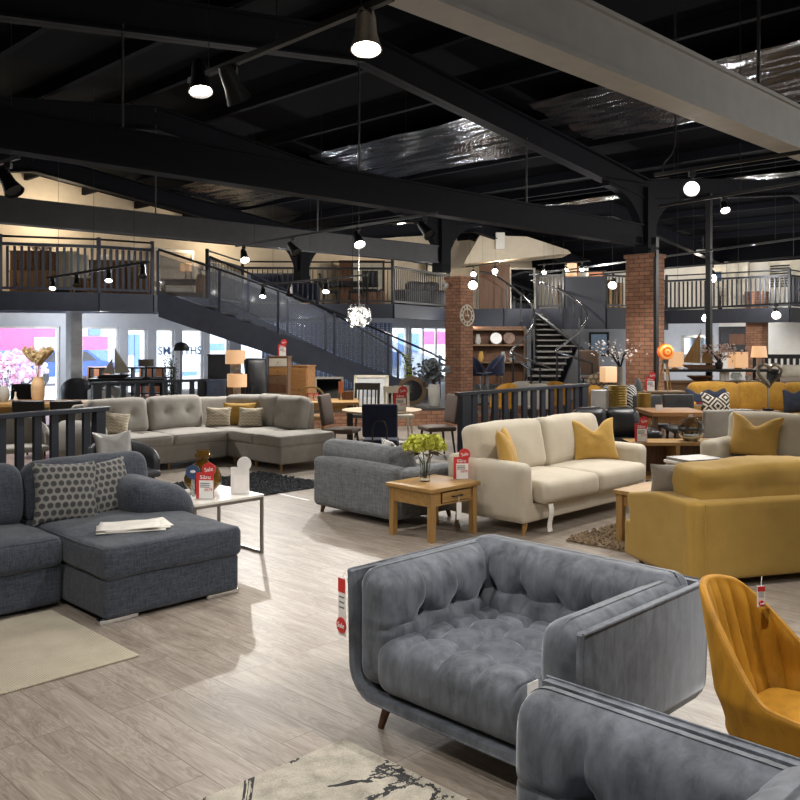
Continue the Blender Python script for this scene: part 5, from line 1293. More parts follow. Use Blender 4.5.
# petal pendant
q = D(359, 316, 17.6); t = thing('pendant_lamp', 'round pendant lamp of many white petals above the round table', 'lamp', q); rr = random.Random(21); pb = MB()
for i in range(150):
    d = Vector((rr.gauss(0, 1), rr.gauss(0, 1), rr.gauss(0, 1))).normalized(); c = d * rr.uniform(.16, .27); u = d.orthogonal().normalized(); v = d.cross(u); a = rr.random() * 6; u, v = u * math.cos(a) + v * math.sin(a), v * math.cos(a) - u * math.sin(a); s = .045
    pb.quad(c - u * s, c + v * s * .5 + d * .01, c + u * s, c - v * s * .5 + d * .01)
pb.build('petal', paint('white enamel petal', (232, 232, 232), .35), t, ang=180)['kind'] = 'stuff'
sb = MB()
for i in range(40): d = Vector((rr.gauss(0, 1), rr.gauss(0, 1), rr.gauss(0, 1))).normalized(); sb.tube([(0, 0, 0), d * .2], .003, 4)
sb.build('wire', m_chrome, t)
for i in range(8): d = Vector((rr.gauss(0, 1), rr.gauss(0, 1), rr.gauss(0, 1))).normalized() * .15; MB().ball(d, .03, 10, 8).build('bulb', m_lens, t)
MB().tube([(0, 0, 0), (0, 0, 2.6)], .006, 5).build('cable', m_chrome, t)
# dotted glass screen behind the stair
q0, q1 = D(262, 340, 24.0), D(392, 340, 25.5)
scr = NT('dotted glass screen'); vv = scr.co((3.7, 3.7, 3.7)); vo = scr.n('ShaderNodeTexVoronoi', Randomness=.15); scr.l(vv, vo.inputs['Vector']); scr.l(scr.ramp(vo.outputs['Distance'], [(.24, lin((240, 244, 250))), (.42, lin((104, 118, 144)))]), scr.b.inputs['Base Color']); scr.set(Roughness=.4); tl = scr.n('ShaderNodeBsdfTranslucent'); scr.l(scr.b.inputs['Base Color'].links[0].from_socket, tl.inputs[0]); mxs = scr.n('ShaderNodeMixShader'); mxs.inputs[0].default_value = .6; scr.l(scr.b.outputs[0], mxs.inputs[1]); scr.l(tl.outputs[0], mxs.inputs[2]); scr.l(mxs.outputs[0], scr.t.nodes['Material Output'].inputs['Surface'])
o = MB().bar((q0.x, q0.y, 1.3), (q1.x, q1.y, 1.3), .06, 1.9).build('screen', scr.m); tag(o, 'blue grey screen of pale round dots behind the straight stair', 'screen')
t = framed('dark framed chart hung behind the white railings, upper floor', D(437, 276, 30.3), rad(40), 1.0, .65, .06, m_black, m_creamp)
# round clock on the middle pier
ck = G(15.1 - .0, FB[2] + .245, 0); qc = G(15.1, FB[2] + .245, 2.31); t = thing('wall_clock', 'round skeleton wall clock on the middle brick pier', 'clock', qc, rad(45)); m_ck = paint('pale clock metal', (206, 198, 180), .5)
cb = MB(); 
for r in (.235, .15): cb.tube([(r * math.cos(a), 0, r * math.sin(a)) for a in [2 * PI * i / 40 for i in range(40)]], .016, 6, closed=True)
cb.build('ring', m_ck, t)
nb = MB()
for i in range(12):
    a = 2 * PI * i / 12; w = .03 if i % 3 else .05; d = Vector((math.cos(a), 0, math.sin(a))); nb.bar(d * .16, d * .22, w * .8, .012, (0, 1, 0))
nb.build('numeral', m_ck, t); MB().bar((0, -.01, 0), (.0, -.01, .14), .016, .01).build('hand', m_ck, t); MB().bar((0, -.012, 0), (.07, -.012, -.07), .016, .01).build('hand', m_ck, t); MB().ball((0, -.01, 0), .03, 10, 8).build('hub', m_ck, t)
MB().box((0, .01, 0), (.12, .05, .03)).build('bracket', m_ck, t)
q = G(15.1 - .22, FB[2] - .16, 3.0); t = thing('security_camera', 'white dome security camera on the middle brick pier', 'camera', q, rad(-45)); MB().ball((0, -.06, 0), .075, 14, 10).build('body', m_white, t); MB().ball((0, -.12, 0), .03, 10, 8).build('lens', m_black, t); MB().box((0, -.01, 0), (.06, .06, .05)).build('bracket', m_white, t)
# ---------------- centre: under and on the gallery, behind the curved stair
q = fpt(497, 25.4, ZP); t = thing('display_shelf', 'brown display shelves full of ornaments left of the curved stair', 'shelf', q, rad(-4))
for z in (.75, 1.25, 1.7): MB().box((0, 0, z), (1.6, .4, .045)).build('shelf_board', m_rustic, t)
for x in (-.8, .8): MB().box((x, 0, .9), (.05, .4, 1.8)).build('upright', m_rustic, t)
MB().box((0, .2, .95), (1.6, .02, 1.7)).build('back_panel', m_walnut, t)
sh = [('white oval plate standing on the display shelves', 496, 1.275, 'plate'), ('pale jug on the display shelves, top left', 478, 1.275, 'jug'), ('mustard vase on the display shelves, left', 481, .775, 'must'), ('clear glass vase on the display shelves, centre', 503, .775, 'glass'), ('white bowl on the display shelves, right', 512, .775, 'bowl'), ('round wooden bowl leaning on the top shelf, right', 509, 1.275, 'wood')]
for lb, u, z, k in sh:
    p = fpt(u, 25.28, ZP + z)
    if k in ('plate', 'wood'):
        o = MB().lathe([(0, 0), (.12, 0), (.17, .02), (.165, .03), (0, .015)], (0, 0, 0), 24, Matrix.Translation((0, 0, .17)) @ Matrix.Rotation(PI / 2 - .2, 4, 'X')).build('plate' if k == 'plate' else 'wooden_bowl', m_white if k == 'plate' else m_walnut, None, p); tag(o, lb, 'plate' if k == 'plate' else 'bowl')
    else:
        pr = [(0, 0), (.06, 0), (.09, .08), (.07, .2), (.05, .26), (.055, .29), (.04, .29), (0, .05)] if k != 'bowl' else [(0, 0), (.06, 0), (.14, .1), (.13, .1), (0, .03)]
        vase(lb, p, pr, {'jug': m_stone, 'must': m_ochre_p, 'glass': m_clear, 'bowl': m_white}[k], {'jug': 'jug', 'bowl': 'bowl'}.get(k, 'vase'))
chair('navy tub chair on the platform left of the curved stair, facing left', fpt(493, 22.8, ZP), rad(-80), m_navyfab, m_steel, 1.02, .5, 'tub', 'navy tub chairs', seat_h=.55)
chair('navy tub chair partly behind the middle brick pier', fpt(477, 22.4, ZP), rad(60), m_navyfab, m_steel, 1.02, .45, 'tub', 'navy tub chairs', seat_h=.55)
# gallery furniture
cabinet('tall brown glazed bookcase on the gallery left of the stair head', fpt(494, 29.0, ZF), rad(-10), 1.0, .4, 1.55, m_rustic, 2, 1, [m_walnut], 'bookcase', .06, part='door')
cabinet('low cabinet under the two lamps on the gallery', fpt(577, 29.5, ZF), rad(-20), 1.3, .4, .9, m_rustic, 2, 1, None, 'sideboard', .06, part='door')
table_lamp('cream drum lamp on the gallery, left one', fpt(571, 29.5, ZF + .922), .72, .2, m_shade, m_stone, .42); table_lamp('white drum lamp on the gallery, right one', fpt(583, 29.6, ZF + .922), .62, .18, paint('unlit white shade', (214, 210, 200), .8), m_stone, .38)
framed('warm coloured canvas at the right of the gallery lamps', fpt(594, 30.0, ZF + .62), rad(-25), .7, .8, .03, m_black, paint('warm canvas', (196, 130, 96), .7))
framed('tall gilt mirror on the gallery behind the stair head', fpt(523, 29.6, ZF + .02), rad(5), .9, 1.5, .06, m_silver, m_mirror, 'mirror', rad(4), 'mirror')
for i, (u, h) in enumerate(((604, 1.0), (609, 1.0), (614, .9), (620, .9))):
    o = MB().box((0, 0, h / 2), (.12, .3, h), 0, .01).build('sample_board', m_oakv if i % 2 else m_greyoak, None, fpt(u, 28.2, ZF), rad(10)); tag(o, ['pale upright wooden panel, first from the stair on the gallery', 'honey upright wooden panel, second from the stair on the gallery', 'pale upright wooden panel, third from the stair on the gallery', 'honey upright wooden panel, fourth from the stair on the gallery'][i], 'panel', 'upright sample panels')
# ---------------- upper deck left
cx = 8
cabinet('long brown cabinet of six doors behind the left upper balustrade', fpt(29.5, 19.6, ZF), rad(0), .9, .45, .60, m_oakv, 6, 1, [wood('mid brown board', (150, 118, 84), (112, 84, 56), 1, 2)], 'cabinet', .04, part='door')
cabinet('second brown cabinet stacked on the six door cabinet', fpt(29.5, 19.6, ZF + .623), rad(0), .88, .42, .42, m_rustic, 5, 1, [wood('dark brown board', (112, 84, 58), (84, 60, 40), 1, 2)], 'cabinet', 0, part='door')
o = MB().soft((.48, .22, .85), .04, .1, None, Matrix.Translation((0, 0, .43))).build('mattress', m_creamp, None, fpt(68, 20.0, ZF + .24), rad(8)); tag(o, 'off white mattress standing on end behind the left balustrade', 'mattress')
o = MB().box((0, 0, .12), (.5, .35, .24)).build('plinth', m_black, None, fpt(68, 20.0, ZF), rad(8)); tag(o, 'low black plinth under the upright mattress', 'plinth')
chair('oak chair behind the left balustrade, right of the mattress', fpt(81, 19.1, ZF), rad(30), m_creamp, m_oakv, .95, .42)
cabinet('tall rustic sideboard behind the left balustrade near the stair head', fpt(112, 20.6, ZF), rad(10), 1.7, .4, .92, m_rustic, 4, 1, [m_walnut, m_rustic], 'sideboard', .05, part='door')
for i, u in enumerate((103, 109, 122, 130)):
    vase(['small white pot on the tall rustic sideboard, leftmost', 'white candle jar on the tall rustic sideboard, second from left', 'white bowl on the tall rustic sideboard, third from left', 'small white jar on the tall rustic sideboard, rightmost'][i], fpt(u, 20.75, ZF + .943), [(0, 0), (.05, 0), (.07, .06), (.06, .14), (.05, .14), (0, .04)], m_white, 'pot', group='white pots upstairs')
leafy('pale garland lying along the second brown cabinet', fpt(42, 19.75, ZF + 1.067), .14, .3, m_blossom, 150, 'garland', 14, ls=.09)
framed('large ornate silver mirror hanging above the stair head', fpt(172, 23.4, 3.05), rad(45), 1.35, 1.15, .09, m_silver, paint('beige mirror reflection', (186, 172, 152), .25, .3), 'mirror', 0, 'mirror')  # pale beige reflection is put into the glass colour
table('dark side table below the ornate silver mirror', fpt(183, 22.6, ZF), rad(8), 1.1, .5, .62, m_rustic, m_rustic, .05, 'console_table')
o = MB().soft((1.0, .45, .22), .04, .1, None, Matrix.Translation((0, 0, .11))).build('storage_basket', m_greyoak, None, fpt(184, 21.6, ZF), rad(8)); tag(o, 'woven basket on the deck below the dark side table', 'basket')
table_lamp('small lamp with warm shade on the dark side table', fpt(186, 22.6, ZF + .62), .42, .14, None, m_silver, .2)
vase('tall tan vase at the head of the straight stair', fpt(201, 21.9, ZF), [(0, 0), (.09, 0), (.13, .3), (.12, .62), (.09, .7), (.07, .7), (0, .3)], m_pine); leafy('cream flowers in the tall tan vase', fpt(201, 21.9, ZF + .68), .28, .14, m_blossom, 90, 'flower_bouquet', 15, ls=.07, cat='flowers')
# middle deck
ms = make_sofa('sofa', 'dark navy sofa behind the middle deck railing', fpt(283, 24.65, ZF), rad(180), 2.1, .9, m_navyfab, (.25, .45), (.22, .62), (.6, .86), (.1, m_walnut), 2)
for i, u in enumerate((256, 272, 288)): pillow(['silver cushion over the navy sofa back, left one', 'silver cushion over the navy sofa back, middle one', 'silver cushion over the navy sofa back, right one'][i], fpt(u, 24.1, ZF + .50), rad(0), rad(14), .5, .45, .16, m_midgrey, 0, 0, 20 + i, 'silver cushions on the navy sofa')
table('dark dining table on the middle deck right of the navy sofa', fpt(342, 25.6, ZF), rad(0), 1.6, .8, .76, m_black, m_black, .05)
for u, lb, r in ((330, 'black chair on the middle deck, left side of the dark table', 90), (356, 'black chair on the middle deck, right side of the dark table', -90), (372, 'black chair on the middle deck, beside the black frame', 170)): chair(lb, fpt(u, 24.8 if u < 370 else 24.1, ZF), rad(r), m_leather, m_black, .95, .46, group='black chairs on the middle deck')
cabinet('dark display cabinet on the middle deck behind the black chairs', fpt(362, 27.0, ZF), rad(0), 1.4, .4, 1.5, m_walnut, 2, 2, None, 'cabinet', .06, part='door')
framed('black framed picture leaning on the middle deck', fpt(368, 26.4, ZF + .55), rad(0), 1.0, .9, .05, m_black, m_creamp)
t = make_sofa('sofa', 'charcoal sofa behind the slanting railing of the middle deck', fpt(412, 27.9, ZF), rad(210), 1.6, .9, m_leather, (.25, .45), (.22, .62), (.6, .86), (.1, m_walnut), 2)
# ---------------- right balcony
def cupboard(label, u0, u1, v0, y, louvre=False):
    x0, x1 = ux(u0, y), ux(u1, y); h = zv(v0, y) - ZF; t = thing('cupboard', label, 'cupboard', Vector(((x0 + x1) / 2, y, ZF)), rad(-30)); w = (x1 - x0)
    MB().box((0, 0, h / 2), (w, .4, h)).build('carcass', m_creamp, t)
    if louvre:
        lo = MB()
        for i in range(9): lo.box((-w * .1, -.21, h * .2 + i * h * .08), (w * .6, .03, h * .05))
        lo.build('louvre_panel', m_black, t)
    else:
        for s in (-1, 1): MB().box((s * w * .25, -.21, h / 2), (w * .46, .03, h * .92), 0, .005).build('door', m_creamp, t)
    return t
cupboard('tall white double cupboard on the right balcony', 726, 748, 262, 28.2); 
yy = 26.2; o = thing('air_unit', 'white framed dark louvre unit high on the right wall', 'louvre', Vector((.4425 * 27.95, 27.95, zv(290, 27.95))), rad(-45))
MB().box((0, 0, .45), (1.0, .2, .95)).build('frame', m_creamp, o); lo = MB()
for i in range(9): lo.box((-.12, -.11, .12 + i * .082), (.62, .03, .05))
lo.build('louvre_panel', m_black, o)
framed('white notice panel with blue card above the right balcony', D(718, 288, 28.3), rad(-45), .55, .75, .03, m_white, m_creamp, 'notice_board', 0, 'notice board', mount=m_bluecard)
leafy('brown dried plant behind the right balcony rail', fpt(720, 27.7, ZF), .8, .22, m_rustic, 90, 'potted_plant', 31, pot=m_black)
# ---------------- right ground floor
wall_q = G(A1 - .14, -8.5)
def on_wall(u, v, off=.16):          # a point on the right cross wall seen at (u, v)
    y = (A1 - off) * math.sqrt(2) / (1 + (u - 400) / F); return Vector(((u - 400) * y / F, y, zv(v, y)))
framed('large silver framed mirror on the pale back wall, right', on_wall(697, 357), rad(-45), 1.15, .75, .09, m_silver, m_mirror, 'mirror', 0, 'mirror')
t = framed('dark glazed display case on the pale back wall', on_wall(737, 352), rad(-45), 1.25, .85, .06, m_black, paint('dark glass front', (66, 66, 68), .12), 'display_case', 0, 'display case', mount=m_walnut)
framed('blue window shaped picture on the wall left of the wide pier', on_wall(599, 356), rad(-45), .85, .9, .08, m_black, paint('pale blue print', (170, 196, 222), .3))
chair('mustard tub armchair behind the black leather sofa', fpt(592, 16.0), rad(150), m_mustsofa, m_oakv, .95, .6, 'tub', name='armchair')
chair('patterned brown armchair left of the wide brick pier', fpt(603, 19.5), rad(170), pattern_mat('brown dotted weave', (120, 100, 80), (190, 170, 140), 'dots', 9), m_oakv, 1.05, .7, 'tub', name='armchair')
chair('brown leaning lounger at the foot of the curved stair', fpt(594, 22.6, ZP), rad(140), m_brownleather, m_black, 1.15, .55, 'pad', name='armchair')
chair('mustard dining chair seen through the balustrade, left one', fpt(504, 17.4), rad(200), m_must_v, m_black, .9, .46, 'tub', 'mustard chairs behind the balustrade')
chair('mustard dining chair seen through the balustrade, right one', fpt(557, 18.2), rad(160), m_must_v, m_black, .9, .46, 'tub', 'mustard chairs behind the balustrade')
chair('light grey dining chair seen through the balustrade, left one', fpt(520, 18.2), rad(175), m_ltgrey, m_black, .9, .46, 'tub', 'grey chairs behind the balustrade'); chair('light grey dining chair seen through the balustrade, right one', fpt(538, 17.3), rad(180), m_ltgrey, m_black, .9, .46, 'tub', 'grey chairs behind the balustrade')
table('wooden dining table seen through the balustrade', fpt(556, 19.4), 0, 1.1, .7, .76, m_pine, m_black, .04)
chair('light grey tub armchair behind the left dark balustrade', fpt(12, 10.9), rad(40), m_ltgrey, m_oakv, .80, .8, 'tub', name='armchair', seat_h=.42)
chair('low charcoal tub chair between the slate blue and light grey sofas', fpt(124, 9.0), rad(40), paint('charcoal hide', (58, 58, 62), .5), m_black, .70, .62, 'tub', name='armchair', seat_h=.40)
pillow('shiny silver cushion on the low charcoal tub chair', fpt(116, 9.05, .41), rad(40), rad(16), .42, .40, .16, paint('silver satin', (170, 168, 164), .35, .3), .03, 0, 51)
# black leather sofa and dining table
make_sofa('sofa', 'black leather sofa behind the cream sofa', fpt(615, 11.0), rad(-2), 1.25, .85, m_leather, (.26, .45), (.2, .6), (.6, .83), (.1, m_black), 2, backcush=True)
q = fpt(678, 10.45); t = thing('media_unit', 'low oak media unit with two open bays, right of the cream sofa', 'cabinet', q, 0)
w_, h_ = 1.15, .52
for z in (h_ - .02, .10): MB().box((0, .2, z), (w_, .42, .04), 0, .003).build('shelf_board', m_oak, t)
for x in (-w_ / 2 + .025, 0, w_ / 2 - .025): MB().box((x, .2, h_ / 2), (.05, .40, h_ - .005)).build('upright', m_oakv, t)
MB().box((0, .40, .3), (w_ - .04, .015, .4)).build('back_panel', m_walnut, t)
bv = NT('silvered glass'); bv.b.inputs['Base Color'].default_value = lin((214, 216, 216)); bv.set(Roughness=.02, Transmission_Weight=1.0, IOR=1.3); bv.bump(bv.noise(bv.co(), 6, 2), .1, .004)
vase('large round smoky glass vase on the oak media unit', fpt(691, 10.6, .522), [(0, 0), (.08, 0), (.14, .06), (.158, .14), (.14, .22), (.07, .275), (.04, .29), (.045, .32), (.038, .32), (.035, .285), (.065, .265), (.13, .215), (.148, .14), (.13, .065), (.07, .012), (0, .012)], bv.m, n=28)
sale_sign('red sale sign in front of the black leather sofa', fpt(641, 10.5, .522), rad(2), 1.0)
table('rustic dining table right of the black leather sofa', fpt(671, 12.2), 0, .78, .85, .77, m_pine, m_rustic, .06)
chair('grey leather dining chair behind the rustic table, left one', fpt(652, 13.6), 0, m_greyleather, m_black, .88, .46, group='grey leather dining chairs'); chair('grey leather dining chair in front of the mustard sofa, right one', fpt(684, 12.95), 0, m_greyleather, m_black, .93, .48, group='grey leather dining chairs')
chair('pale grey wing chair between rustic table and cream armchair', fpt(706, 11.4), rad(195), m_ltgrey, m_black, .86, .46, 'pad', back_w=.46)
t = thing('price_tag', 'white and red card on the back of the right grey leather chair', 'price tag', fpt(699, 12.6, .79)); MB().box((0, 0, .03), (.09, .004, .06)).build('card', m_card, t); MB().box((0, -.003, .045), (.09, .002, .03)).build('red_band', m_red, t)
t = thing('price_tag', 'white card on the rustic table before the left grey chair', 'price tag', fpt(659, 12.1, .77)); MB().box((0, 0, .04), (.10, .004, .08)).build('card', m_card, t); MB().box((0, .015, .003), (.1, .04, .006)).build('stand_foot', m_card, t)
# pedestals, lamps, console
def drum(label, u, y, h, r):
    prof = [(0, 0)]
    n = 26
    for i in range(n): z = h * i / n; prof += [(r, z), (r * .94, z + h / n * .5)]
    prof += [(r, h), (0, h)]
    o = MB().lathe(prof, (0, 0, 0), 24).build('pedestal', m_gold, None, fpt(u, y)); return tag(o, label, 'pedestal', 'ribbed gold pedestals')
drum('ribbed gold pedestal, the wider one with the tall pale vase on it', 617.5, 13.6, 1.04, .145); drum('ribbed gold pedestal, the narrower one before the wooden console', 644, 12.9, .96, .105)
o = MB().soft((.24, .24, .96), .006, .3, None, Matrix.Translation((0, 0, .48))).build('plinth', m_white, None, fpt(600, 13.7)); tag(o, 'square white plinth beside the wider gold pedestal', 'plinth')
m_zeb = pattern_mat('black white zebra glaze', (24, 24, 26), (222, 220, 214), 'wave', 11)
for u, lb in ((609, 'black and white striped vase left of the wider gold pedestal'), (630, 'black and white striped vase right of the wider gold pedestal')):
    vase(lb, fpt(u, 14.5), [(0, 0), (.09, 0), (.12, .3), (.13, .7), (.10, .95), (.06, 1.0), (.05, 1.0), (0, .9)], m_zeb, group='striped floor vases')
table_lamp('square orange shaded lamp left of the tall pale vase', fpt(609, 15.3, 0), 1.28, .125, None, m_black, .27, square=True, kind='floor_lamp', stem=.015)
vase('tall slim pale vase standing on the wider gold pedestal', fpt(620, 13.6, 1.04), [(0, 0), (.05, 0), (.045, .2), (.05, .29), (.04, .29), (0, .1)], m_stone)
t = leafy('white blossom twigs in the tall slim pale vase', fpt(620, 13.6, 1.30), .42, .45, m_blossom, 120, 'blossom_twigs', 17, ls=.05, cat='flowers')
t = thing('console_table', 'washed wooden console with two drawers by the wide pier', 'table', fpt(661, 14.6), 0); w_ = .82
MB().box((0, .18, .875), (w_, .38, .03), 0, .004).build('table_top', m_greyoak, t); MB().box((0, .18, .79), (w_ - .04, .34, .14)).build('body', m_greyoak, t)
for s in (-1, 1):
    o = MB().box((s * .19, -.0, .79), (.36, .02, .11), 0, .003).build('drawer', m_greyoak, t); MB().box((s * .19, -.016, .79), (.09, .012, .015)).build('handle', m_black, o)
    for y in (.04, .32): MB().box((s * (w_ / 2 - .05), y, .36), (.05, .05, .72)).build('leg', m_greyoak, t)
vase('smoky glass cone vase on the washed wooden console', fpt(638, 14.75, .89), [(0, 0), (.085, 0), (.085, .02), (.055, .13), (.03, .2), (.02, .21), (.022, .19), (.07, .03), (0, .01)], m_smoke)
sale_sign('red sale sign on the washed wooden console', fpt(650, 14.7, .89), 0, 1.05)
q = fpt(665.5, 14.8, .89); t = thing('tripod_lamp', 'orange globe lamp on a wooden tripod upon the console', 'lamp', q)
for i in range(3): a = rad(30 + 120 * i); MB().tube([(.13 * math.cos(a), .13 * math.sin(a), 0), (.035 * math.cos(a), .035 * math.sin(a), .5)], .013, 6).build('leg', m_oakv, t)
MB().lathe([(0, .46), (.05, .46), (.055, .56), (0, .56)], (0, 0, 0), 16).build('lamp_holder', m_steel, t)
tg = NT('orange globe'); w = tg.n('ShaderNodeTexWave', wave_type='RINGS', rings_direction='Y'); w.inputs['Scale'].default_value = 4.5; w.inputs['Distortion'].default_value = 1; tg.l(tg.co(), w.inputs['Vector']); c = tg.ramp(w.outputs['Fac'], [(.3, lin((226, 96, 22))), (.75, lin((250, 170, 90)))]); tg.l(c, tg.b.inputs['Base Color']); tg.l(c, tg.b.inputs['Emission Color']); tg.b.inputs['Emission Strength'].default_value = .6; tg.set(Roughness=.2)
MB().ball((0, 0, 0), .14, 24, 16).build('globe_shade', tg.m, t, (0, 0, .66))
# mustard corner sofa
msx = fpt(779, 14.8); mso = (msx, rad(0)); t = make_sofa('corner_sofa', 'golden chenille sofa with loose back cushions at the right', msx, 0, 3.1, .98, m_mustsofa, (.20, .46), (.26, .68), (.66, .98), (.06, m_black), 3, pipe=False, seat_over=.0, bt=.25)
pillow('slate blue cushion behind the diamond cushion, left one', lw(mso, -1.16, .50, .47), rad(8), rad(18), .46, .46, .16, m_bluefab, .10, 0, 31, 'slate blue cushions'); pillow('slate blue cushion behind the diamond cushion, right one', lw(mso, -.90, .52, .47), rad(-6), rad(18), .46, .50, .16, m_bluefab, .08, rad(3), 32, 'slate blue cushions')
m_dia = pattern_mat('black cream diamond weave', (40, 40, 42), (218, 210, 194), 'diamond', 3.2)
pillow('cushion of black and cream concentric diamonds on the golden sofa', lw(mso, -.96, .24, .47), rad(0), rad(20), .52, .40, .16, m_dia, .09, 0, 33)
pillow('slate blue cushion at the right edge on the golden sofa', lw(mso, .52, .5, .47), rad(0), rad(18), .44, .44, .16, m_bluefab, .06, 0, 34)
z = .487; q = lw(mso, -.58, .16, z); t = thing('fabric_samples', 'small pile of grey sample books on the golden sofa seat', 'books', q, rad(4))
for i in range(2): MB().box((.03 * i, .02 * i, .018 + .036 * i), (.30, .24, .034), rad(6 * i), .003).build('sample_book', paint('grey linen book', (176, 172, 166), .7), t)
# heart sculpture on its stand, behind the cream armchair
q = fpt(768, 12.2, 0); t = thing('sculpture', 'dull silver heart sculpture on a bent rod stand', 'sculpture', q)
MB().box((0, 0, .38), (.3, .3, .76), 0, .005).build('plinth', m_rustic, t)
MB().box((0, 0, .775), (.12, .09, .03)).build('base', m_black, t); MB().tube([(0, 0, .79), (0, 0, 1.08), (-.04, 0, 1.13), (-.18, 0, 1.22)], .011, 6).build('rod', m_steel, t)
hp = [(.16 * math.sin(a) ** 3 * 1.0, 0, (13 * math.cos(a) - 5 * math.cos(2 * a) - 2 * math.cos(3 * a) - math.cos(4 * a)) * .0105) for a in [2 * PI * i / 40 for i in range(40)]]
MB().tube([Vector(p) + Vector((.02, 0, 1.28)) for p in hp], .026, 8, closed=True).build('heart', paint('tarnished silver leaf', (150, 140, 126), .3, .85), t)
# cream armchair group
ca = (Vector((3.22, 9.42, 0)) + WV * .95, rad(-45)); make_sofa('sofa', 'second cream sofa at the right, behind the ochre sofa', ca[0], ca[1], 1.9, .95, m_cream, (.27, .47), (.21, .66), (.62, .93), (.11, m_oakv), 2, .02, seat_over=.04, frame_h=.66, bt=.24, backw=1.78)
pillow('ochre cushion with sunk top on the second cream sofa', lw(ca, -.52, .38, .48), rad(-36), rad(18), .54, .48, .18, m_ochre_p, .11, rad(4), 41)
# long black display shelf with ornaments behind the golden sofa
q = fpt(716, 17.4); t = thing('display_counter', 'long black topped display counter behind the golden sofa', 'counter', q, rad(-1)); L = 2.35; zt = zv(369, 17.4)
MB().box((0, 0, zt - .025), (L, .55, .05)).build('counter_top', m_black, t)
for x in (-1, 1): MB().box((x * (L / 2 - .04), 0, zt / 2), (.06, .5, zt - .05)).build('end_panel', m_black, t)
MB().box((0, 0, .92), (L - .1, .5, .04)).build('shelf_board', m_rustic, t); MB().box((0, .23, .47), (L - .1, .03, .86)).build('back_panel', m_rustic, t); MB().box((0, -.2, .46), (L - .1, .03, .88)).build('front_panel', m_rustic, t)
boat('wooden model yacht with tall tan sails on the black counter', fpt(701, 17.35, zt), rad(180), 1.15, m_oakv, m_walnut, .64)
table_lamp('square orange lamp at the left end of the black counter', fpt(675, 17.4, zt), .34, .125, None, m_brass, .30, square=True, stem=.012)
table_lamp('square orange lamp in the middle of the black counter', fpt(738, 17.4, zt), .34, .14, None, m_brass, .31, square=True, stem=.012)
table_lamp('white tapered lamp at the right end of the black counter', fpt(759, 17.5, zt), .46, .16, m_shade, m_stone, .23, .13, stem=.05)
vase('black pot on the counter holding pale blossom branches', fpt(719, 17.3, zt), [(0, 0), (.06, 0), (.08, .1), (.07, .14), (.06, .14), (0, .05)], m_black)
leafy('pale pink blossom branches in the black pot', fpt(719, 17.3, zt + .1), .44, .42, paint('dusty pink blossom', (200, 170, 156), .8), 200, 'blossom_branches', 23, ls=.07, cat='flowers')
vase('clear round glass bowl on the lower counter shelf', fpt(736, 17.28, .942), [(0, 0), (.05, 0), (.11, .06), (.115, .1), (.08, .16), (.07, .16), (.10, .1), (0, .02)], m_clear, 'glass_bowl', cat='bowl')
vase('dark wooden bowl on the lower counter shelf', fpt(700, 17.28, .942), [(0, 0), (.12, 0), (.26, .09), (.25, .10), (0, .03)], m_walnut, 'wooden_bowl', cat='bowl')
for i, u in enumerate((722, 727)): o = MB().box((0, 0, .09), (.08, .05, .18)).build('gift_box', m_card if i else m_white, None, fpt(u, 17.26, .942)); tag(o, ['white upright box left of the clear glass bowl', 'cream upright box next to the clear glass bowl'][i], 'box')
vase('white cup shaped candle at the right of the lower counter shelf', fpt(748, 17.28, .942), [(0, 0), (.04, 0), (.06, .1), (.05, .1), (0, .03)], m_white, 'candle', cat='candle')
# bed at the far right
q = fpt(792, 20.5); t = thing('bed', 'bed with black slatted headboard at the right edge', 'bed', q, rad(-6))
cush((1.7, 1.9, .5), .08, fabric('brown bed throw', (150, 130, 108), (120, 102, 82), 300), 'mattress', t, (0, -.95, .62)); MB().box((0, -.95, .19), (1.68, 1.88, .36)).build('bed_base', m_black, t)
hb = MB(); hb.box((0, .06, 1.36), (1.75, .06, .10)); hb.box((0, .06, .5), (1.75, .06, .1))
for i in range(13): hb.box((-.84 + .14 * i, .06, .9), (.07, .05, .85))
hb.build('headboard', m_black, t)
for i in range(3): cush((.5, .2, .34), .09, m_creamp if i < 2 else m_brownleather, 'pillow', t, (-.6 + .55 * i, -.12, 1.0), (rad(-15), 0, 0), (.0, .03, 0))
# ================================================================ TRACK LIGHTING
def track(label, p, q, hang=None):
    p, q = Vector(p), Vector(q); t = thing('light_track', label, 'lighting track', p, 0, 'ceiling lighting tracks')
    MB().bar((0, 0, 0), q - p, .036, .034).build('track_bar', m_black, t)
    for f in (.12, .5, .88):
        c = (q - p) * f; top = roof_z((p + c).x * R2 + (p + c).y * R2) + .45
        MB().tube([c, c + Vector((0, 0, max(.1, top - (p + c).z)))], .003, 5).build('hanging_wire', m_black, t)
    return t
SPOTS = []
def spot(label, loc, aim, lit=True, s=1.0, dark=True, drop=.15):
    loc = Vector(loc); t = thing('track_spotlight', label, 'spotlight', loc, 0, 'lit track spotlights' if lit else 'unlit track spotlights')
    MB().box((0, 0, -.045), (.06, .05, .05)).build('adapter', m_black, t); MB().tube([(0, 0, -.06), (0, 0, min(-.065, -drop * s + .03))], .012, 6).build('stem', m_black, t)
    d = (Vector(aim) - loc).normalized(); M = d.to_track_quat('Z', 'Y').to_matrix().to_4x4(); M.translation = Vector((0, 0, -drop * s))
    MB().lathe([(0, -.10 * s), (.035 * s, -.10 * s), (.045 * s, -.06 * s), (.05 * s, .02 * s), (.072 * s, .10 * s), (.066 * s, .10 * s), (.05 * s, .04 * s), (0, .03 * s)], (0, 0, 0), 18, M, False).build('lamp_head', m_black if dark else m_silver, t)
    MB().lathe([(0, .078 * s), (.056 * s, .078 * s), (.056 * s, .086 * s), (0, .086 * s)], (0, 0, 0), 16, M).build('lens', m_lens if lit else m_black, t)
    return t
down = lambda p, dx=0, dy=-1.2: Vector((p[0] + dx, p[1] + dy, 0))
